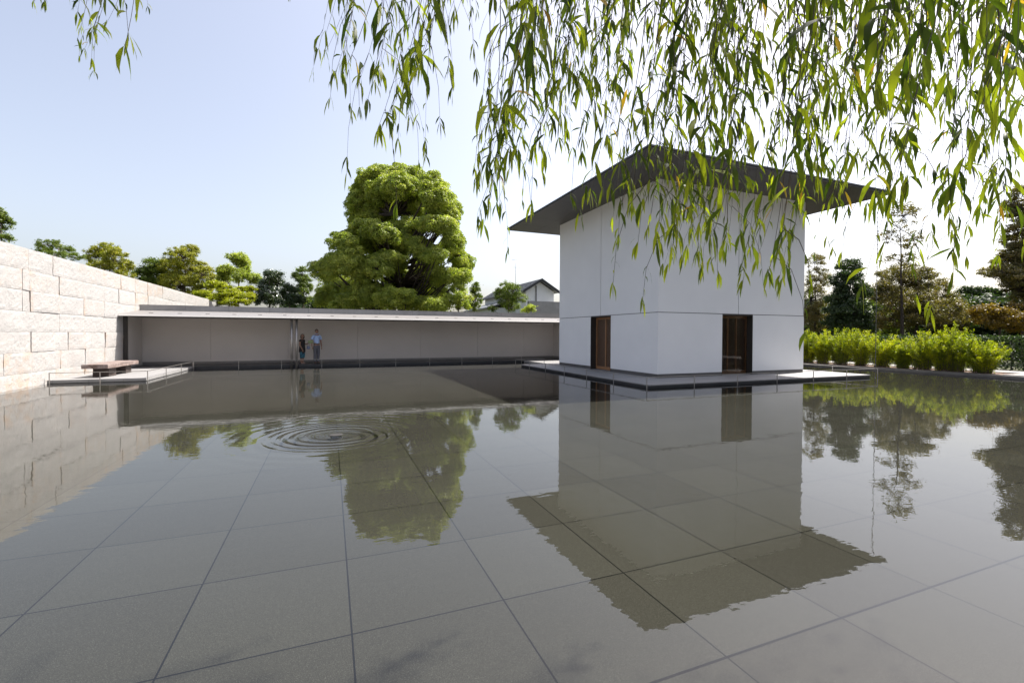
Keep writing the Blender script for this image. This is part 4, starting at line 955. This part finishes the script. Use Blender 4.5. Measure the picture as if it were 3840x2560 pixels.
SL = ['lime green shrub half hidden behind the pavilion corner, leftmost of the row', 'lime green shrub second from the pavilion', 'tall lime green shrub third from the pavilion',
      'lime green shrub right of the third one, behind the rail corner', 'lime green shrub just left of the hanging rain chain', 'smallest lime green shrub, in the middle of the row',
      'wide lime green shrub just right of the smallest one', 'narrow lime green shrub left of the tallest', 'tallest lime green shrub of the row near its right end', 'lime green shrub at the right end of the row beside the paving']
def shrub(i, x, y, z, ry, rz):
    t = empty('lime_shrub', (x, y, .085), SL[i], 'shrub', 'lime green shrubs along the pool kerb')
    b = MB(); Ps = []; Ns = []; Ts = []
    top = z+rz
    for k in range(110):
        a = rnd.uniform(0, 2*math.pi); q = math.sqrt(rnd.random()); ex = x+math.cos(a)*q*ry*1.15; ey = y+math.sin(a)*q*ry*1.3
        ez = .085+(top-.085)*(1-.35*q*q)*rnd.uniform(.55, 1.08)
        s = Vector((x+rnd.uniform(-.2, .2), y+rnd.uniform(-.42, .42)*ry, .05)); e = Vector((ex, ey, ez)); md = s.lerp(e, .5)+Vector(((ex-x)*-.12, (ey-y)*-.12, .06))
        pts = [s, s.lerp(md, .6), md, md.lerp(e, .6)+Vector((0, 0, .02)), e]
        b.tube(pts, [.008, .007, .005, .003, .0015], 4, cap=False)
        m_ = 150; f = rng.random(m_)**.8*.95+.05
        ia = np.clip((f*4).astype(int), 0, 3); fr = f*4-ia
        A = np.array([tuple(p) for p in pts]); B = A[ia]*(1-fr[:, None])+A[np.minimum(ia+1, 4)]*fr[:, None]
        dd = unit(rng.normal(size=(m_, 3))*np.array([1, 1, .6])+np.array([math.cos(a)*.3, math.sin(a)*.3, .35]))
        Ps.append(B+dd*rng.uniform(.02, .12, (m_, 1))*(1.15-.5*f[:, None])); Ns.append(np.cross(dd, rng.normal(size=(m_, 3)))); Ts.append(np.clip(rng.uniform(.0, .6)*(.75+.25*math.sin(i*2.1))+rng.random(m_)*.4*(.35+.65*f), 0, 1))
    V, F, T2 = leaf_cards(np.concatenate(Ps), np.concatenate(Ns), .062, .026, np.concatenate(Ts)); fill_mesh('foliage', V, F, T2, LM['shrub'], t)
    b.build('stems', M['bark'], t)
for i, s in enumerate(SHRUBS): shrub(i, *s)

# ------------------------------------------------------------ weeping willow over the camera side
STRANDS=[(-2.47,5.60,4.56),(-2.22,5.10,4.31),(-2.22,5.15,4.35),(-1.38,3.61,3.44),(-1.51,3.96,3.46),(-1.57,4.20,3.53),(-1.24,3.43,3.27),(-1.19,3.34,3.24),(-1.14,3.30,3.29),(-0.42,1.46,2.22),(-0.71,2.04,2.70),(-0.35,3.32,3.71),(0.01,2.30,2.81),(0.04,2.15,2.79),(0.05,2.22,2.77),(0.07,2.03,2.59),(0.09,1.84,2.50),(0.11,2.05,2.60),(0.15,1.70,2.40),(0.17,1.80,2.39),(0.21,2.16,2.64),(0.20,1.78,2.49),(0.24,2.06,2.65),(0.23,1.83,2.30),(0.23,1.69,2.24),(0.27,1.81,2.34),(0.31,2.05,2.42),(0.33,1.98,2.65),(0.33,1.95,2.63),(0.37,2.04,2.72),(0.35,1.89,2.62),(0.28,1.43,2.37),(0.31,1.53,2.40),(0.35,1.66,2.49),(0.81,3.26,3.83),(0.77,2.95,3.66),(0.82,3.00,3.63),(0.68,2.04,2.04),(0.69,2.02,2.02),(0.53,1.58,2.09),(0.57,1.67,1.99),(0.73,2.07,2.29),(0.58,1.62,2.13),(0.61,1.65,2.20),(0.71,1.90,2.08),(0.62,1.62,2.00),(0.69,1.79,2.20),(0.68,1.73,2.21),(0.63,1.54,2.33),(0.73,1.75,2.22),(0.58,1.37,2.16),(0.83,1.93,2.55),(0.57,1.27,2.06),(0.81,1.78,2.36),(0.60,1.30,2.06),(0.90,1.89,2.35),(0.88,1.81,2.32),(0.86,1.73,2.38),(0.78,1.53,2.18),(0.84,1.64,2.22),(0.86,1.64,2.34),(0.89,1.65,2.53),(0.95,1.71,2.36),(0.89,1.59,2.35),(0.69,1.21,2.15),(0.94,1.59,2.53),(1.00,1.66,2.52),(1.12,1.82,2.50),(0.85,1.35,2.40),(0.80,1.24,2.30),(0.96,1.44,2.32),(1.59,2.88,3.42),(1.68,3.01,3.47),(1.55,2.56,3.07),(1.45,2.32,3.11),(1.93,2.96,3.33),(0.94,1.55,1.98),(0.96,1.54,2.07),(1.13,1.75,2.14),(1.27,1.86,2.20),(0.99,1.38,2.03),(0.98,1.35,1.96),(1.15,1.49,2.05),(0.86,1.26,2.15),(1.20,1.71,2.35),(0.85,1.18,2.10),(1.16,1.56,2.20),(1.36,1.76,2.19),(1.14,1.43,2.21),(1.20,1.56,2.08),(1.13,1.42,2.01),(1.28,1.57,1.94),(1.24,1.47,1.91),(1.10,1.27,1.84),(1.15,1.29,1.88),(1.48,1.71,1.82),(1.51,1.69,1.82),(1.28,1.40,1.85),(1.43,1.55,2.01),(1.45,1.54,1.93),(1.59,1.68,1.91),(1.53,1.56,1.96),(1.57,1.59,1.89),(1.36,1.36,1.99),(1.41,1.37,1.88),(1.18,1.14,1.83),(1.37,1.32,1.91),(1.30,1.22,1.90),(1.68,1.55,1.91),(1.52,1.37,1.85),(1.41,1.23,1.87),(1.70,1.46,1.89),(1.80,1.50,1.85),(1.56,1.28,1.85),(1.49,1.18,1.74),(1.70,1.32,1.75),(1.73,1.32,1.89),(1.44,1.07,1.78),(1.85,1.40,1.75),(1.90,1.41,1.75),(1.74,2.20,2.76),(2.29,2.81,2.39),(1.25,1.49,2.23),(2.37,2.73,2.49),(1.40,1.57,2.34),(1.35,1.46,2.04),(1.48,1.55,2.48),(1.69,1.74,2.25),(1.39,1.39,2.15),(2.08,2.00,2.70),(2.14,2.02,2.67),(1.99,1.82,2.48),(1.68,1.49,2.42),(2.28,1.96,2.40),(2.91,2.42,2.62),(2.85,2.34,2.50),(2.02,1.60,2.44),(3.34,2.56,3.04),(1.95,1.46,2.47),(1.70,1.25,2.29),(3.10,2.20,2.72),(2.40,1.77,2.46),(2.42,1.76,2.53),(1.83,1.28,2.07),(2.28,1.59,2.26),(1.81,1.24,2.28),(2.38,1.61,2.54),(1.93,1.28,2.20),(2.77,1.81,2.60),(1.92,1.22,2.08),(2.36,1.50,2.18),(2.41,1.49,2.40),(2.47,1.63,2.01),(2.59,1.69,1.98),(2.64,1.87,2.76),(1.49,1.03,2.33),(3.05,2.06,3.18),(3.03,1.99,2.72),(2.49,1.61,2.66),(2.97,1.88,2.51),(2.86,1.79,2.51),(2.15,1.30,2.31),(2.84,1.68,2.49),(2.21,1.28,2.33),(2.08,1.19,2.56),(2.13,1.21,2.59),(1.87,1.03,2.25),(2.15,1.15,2.32),(2.64,1.40,2.52),(2.93,1.53,2.39),(3.81,1.94,2.77),(3.22,1.63,2.67),(1.28,0.76,1.95),(1.33,0.76,1.96),(1.57,0.87,1.94),(1.62,0.86,1.93),(1.79,0.91,2.01),(1.74,0.97,1.80),(1.36,0.73,1.86),(1.45,0.74,1.91),(1.58,0.88,1.66),(2.94,1.49,2.60),(3.10,1.55,2.78),(3.28,1.61,2.83),(2.18,1.06,2.51),(3.41,1.63,2.94),(3.44,1.60,2.51),(3.94,1.82,2.57),(2.70,1.23,2.30),(2.27,1.01,2.16),(3.50,1.53,2.47),(3.77,1.62,2.50),(3.31,1.40,2.84),(1.86,0.77,2.26),(2.89,1.19,2.66),(2.44,0.98,2.36),(3.83,1.52,2.81),(4.33,1.68,2.57),(2.11,0.81,2.31),(3.52,1.32,2.49),(3.69,1.38,2.81),(2.31,1.08,1.92),(2.13,0.98,1.94),(2.51,1.12,1.89),(2.14,0.95,1.81),(1.56,0.67,1.91),(1.56,0.65,2.01),(2.39,0.95,2.08),(1.80,0.70,1.97),(2.77,1.04,2.08),(2.66,1.12,2.07),(2.17,0.85,1.89),(2.80,1.07,2.05),(2.03,0.81,2.32),(1.88,0.74,2.28),(1.66,0.62,2.20),(1.46,0.55,2.08),(1.19,0.74,2.09),(1.37,0.78,2.15),(1.34,0.75,2.14),(1.41,0.74,2.15),(1.32,0.62,2.14),(1.45,0.67,2.14),(1.58,0.70,2.18),(1.82,0.76,2.21),(0.53,1.08,2.32),(0.64,1.25,2.46),(1.01,0.98,2.26),(1.04,0.97,2.26),(1.59,2.87,3.67),(2.22,3.36,3.88),(2.25,3.14,4.00),(1.25,1.52,2.77),(2.29,2.60,3.49),(3.00,2.96,3.77),(2.99,2.92,3.81),(3.09,2.75,4.03),(3.19,2.42,3.86),(3.27,2.43,3.49),(3.76,2.55,3.99),(3.01,1.83,3.13),(3.91,2.23,3.39),(4.26,2.23,3.72),(3.52,1.67,3.08),(5.14,2.24,3.83),(5.46,2.21,3.77),(4.41,1.63,3.38)]

def willow():
    wr = np.random.default_rng(21); pr = random.Random(4)
    t = empty('willow_tree', (3.4, -2.2, .10), 'weeping willow with long hanging twigs of narrow leaves over the near side of the pool', 'tree')
    trunk = MB()
    tp = [Vector((3.4, -2.2, .0)), Vector((3.35, -2.15, 1.2)), Vector((3.45, -2.0, 2.6)), Vector((3.3, -1.7, 3.9)), Vector((3.2, -1.3, 5.0)), Vector((3.1, -.9, 5.9))]
    trunk.tube(tp, [.36, .29, .26, .24, .20, .16], 14)
    limbs = []
    topz = lambda x, y: max(4.3, 2.2+.82*max(0, (x*.371+y*.928)))
    for ex, ey in ((-2.3, 4.9), (-1.7, 3.2), (-.4, 1.4), (.4, 2.4), (.7, 3.7), (1.3, 1.9), (1.6, 3.3), (2.1, 2.4), (2.7, 1.3), (3.3, 2.6), (3.7, 1.7), (4.2, 3.2), (4.7, 1.1), (2.6, 4.0), (5.2, 2.3)):
        e = Vector((ex, ey, topz(ex, ey)+.25)); s = tp[-1 if ey > 2.5 else -2]
        m1 = s.lerp(e, .35)+Vector((0, 0, .55)); m2 = s.lerp(e, .7)+Vector((pr.uniform(-.15, .15), pr.uniform(-.15, .15), .40))
        pts = [s, s.lerp(m1, .5)+Vector((0, 0, .2)), m1, m1.lerp(m2, .5), m2, m2.lerp(e, .5)+Vector((0, 0, .08)), e]
        trunk.tube(pts, [.045, .038, .032, .026, .02, .015, .009], 8); limbs += [p for a, b_ in zip(pts[1:-1], pts[2:]) for p in (a, a.lerp(b_, .5), b_)]
    tw = MB()
    LP = []; LD = []; LL = []; LT = []; LG = []
    def leaves(pts, rad_scale, dens, size, tipn=6):
        d = 0
        n_ = len(pts)
        side = pr.random()*6.28
        for i in range(1, n_):
            a, b_ = pts[i-1], pts[i]; seg = (b_-a).length
            k = dens*seg; k = int(k)+(pr.random() < k-int(k))
            for _ in range(k):
                if pr.random() < .12: continue
                p = a.lerp(b_, pr.random()); side += 2.4+pr.uniform(-.5, .5)
                o = Vector((math.cos(side), math.sin(side), pr.uniform(-.9, .1)))
                LP.append(p); LD.append(o.normalized()); LL.append(size*pr.uniform(.45, 1.15)*(.55 if i > n_-3 else 1)); LG.append(pr.uniform(.25, 1.8))
                LT.append(pr.random() if pr.random() < .5 else pr.uniform(.2, .93))
    def tipleaves(p, size):
        for _ in range(3):
            a = pr.uniform(0, 6.28); LP.append(p+Vector((0, 0, pr.uniform(0, .03)))); LD.append(Vector((math.cos(a)*.5, math.sin(a)*.5, -.7)).normalized())
            LL.append(size*pr.uniform(.5, .95)); LG.append(pr.uniform(.4, 1.6)); LT.append(pr.uniform(.4, .93))
    for si, (x, y, z) in enumerate(STRANDS):
        z += .09
        dep = x*.371+y*.928
        zt = topz(x, y)+pr.uniform(-.1, .15); h = zt-z
        lean = pr.uniform(.02, .22); ly_ = pr.uniform(-.08, .08)
        k = max(6, int(h/.09)); ph = pr.uniform(0, 6); am = pr.uniform(.01, .03)
        pts = []
        for i in range(k+1):
            a = i/k; hh = h*a   # a=0 tip
            pts.append(Vector((x+lean*hh-.05*math.exp(-hh*4)+am*math.sin(hh*3+ph), y+ly_*hh+am*math.cos(hh*2.6+ph), z+hh)))
        pts = pts[::-1]
        P0 = pts[0]; near = min(limbs, key=lambda q: (q-P0).length)
        arc = [near, near.lerp(P0, .5)+Vector((0, 0, .18))]
        full = arc+pts
        rt_ = pr.uniform(.0022, .0044)
        tw.tube(full, [rt_*1.8, rt_*1.4]+[rt_*(1-.82*i/k) for i in range(k+1)], 4, cap=False)
        bare = int(len(pts)*(pr.uniform(.0, .35) if pr.random() < .5 else 0))
        dn = pr.uniform(6, 13)
        near_ = dep < 1.45
        while bare < k-3 and pts[bare].z > 2.3+.80*dep: bare += 1
        leaves(pts[bare:], 1, 14 if near_ else dn, .150)
        tipleaves(pts[-1], .11)
        ns = int(h*pr.uniform(1.4, 2.8)*(0 if near_ else 1))
        for _ in range(ns):
            i = pr.randint(min(bare+1, k-2), k-1); s = pts[i]; a = pr.uniform(0, 6.28); Ls = pr.uniform(.12, .42)
            o = Vector((math.cos(a), math.sin(a), 0)); q = [s]; q.append(s+o*Ls*.24+Vector((0, 0, -Ls*.2))); q.append(s+o*Ls*.38+Vector((0, 0, -Ls*.55))); q.append(s+o*Ls*.42+Vector((0, 0, -Ls*.95)))
            tw.tube(q, [rt_*.42, rt_*.34, rt_*.26, rt_*.18], 3, cap=False)
            leaves(q, 1, dn*1.25, .115); tipleaves(q[-1], .09)
    P = np.array([tuple(p) for p in LP]); D = np.array([tuple(p) for p in LD]); L = np.array(LL)[:, None]; T = np.array(LT); G = np.array(LG)[:, None]
    k = len(P)
    st = np.array([0, .16, .42, .74, 1.]); wd = np.array([.0, .62, 1., .62, 0.])
    side = unit(np.cross(D+np.array([0, 0, -1.])*G*.5, wr.normal(size=(k, 3)))); W = L*wr.uniform(.058, .088, (k, 1))
    c = []; bend_ = wr.normal(0, .035, (k, 1))
    for s_ in st: c.append(P+L*(unit(D*(1-s_*.5)+np.array([0, 0, -1.])*G*(s_*.45+.45))*s_)+side*np.sin(s_*3)*L*bend_)
    tw2 = wr.normal(0, .35, (k, 1)); nrm = unit(np.cross(side, c[4]-c[0]))
    V = [c[0]]
    for j in (1, 2, 3):
        sd = unit(side+nrm*tw2*(st[j]-.4)*1.6)
        V += [c[j]+sd*W*wd[j], c[j]-sd*W*wd[j]]
    V.append(c[4]); V = np.stack(V, 1).reshape(-1, 3)
    b0 = np.arange(k)*8
    F = np.concatenate([np.stack([b0, b0+1, b0+2, b0+2], 1)[:0], np.stack([b0+1, b0+3, b0+4, b0+2], 1), np.stack([b0+3, b0+5, b0+6, b0+4], 1)])
    Tr = np.concatenate([np.stack([b0, b0+1, b0+2], 1), np.stack([b0+5, b0+7, b0+6], 1)])
    me = bpy.data.meshes.new('foliage'); me.vertices.add(len(V)); me.vertices.foreach_set('co', V.astype(np.float32).ravel())
    li = np.concatenate([F.ravel(), Tr.ravel()]).astype(np.int32); me.loops.add(len(li)); me.loops.foreach_set('vertex_index', li)
    ls = np.concatenate([np.arange(len(F))*4, len(F)*4+np.arange(len(Tr))*3]).astype(np.int32); me.polygons.add(len(ls)); me.polygons.foreach_set('loop_start', ls)
    me.update(calc_edges=True); a = me.attributes.new('tone', 'FLOAT', 'POINT'); a.data.foreach_set('value', np.repeat(T, 8).astype(np.float32)); me.validate()
    link('foliage', me, LM['willow'], t)
    trunk.build('trunk', M['bark'], t); tw.build('hanging_twigs', M['twig'], t)
    print('willow leaves', k)
willow()
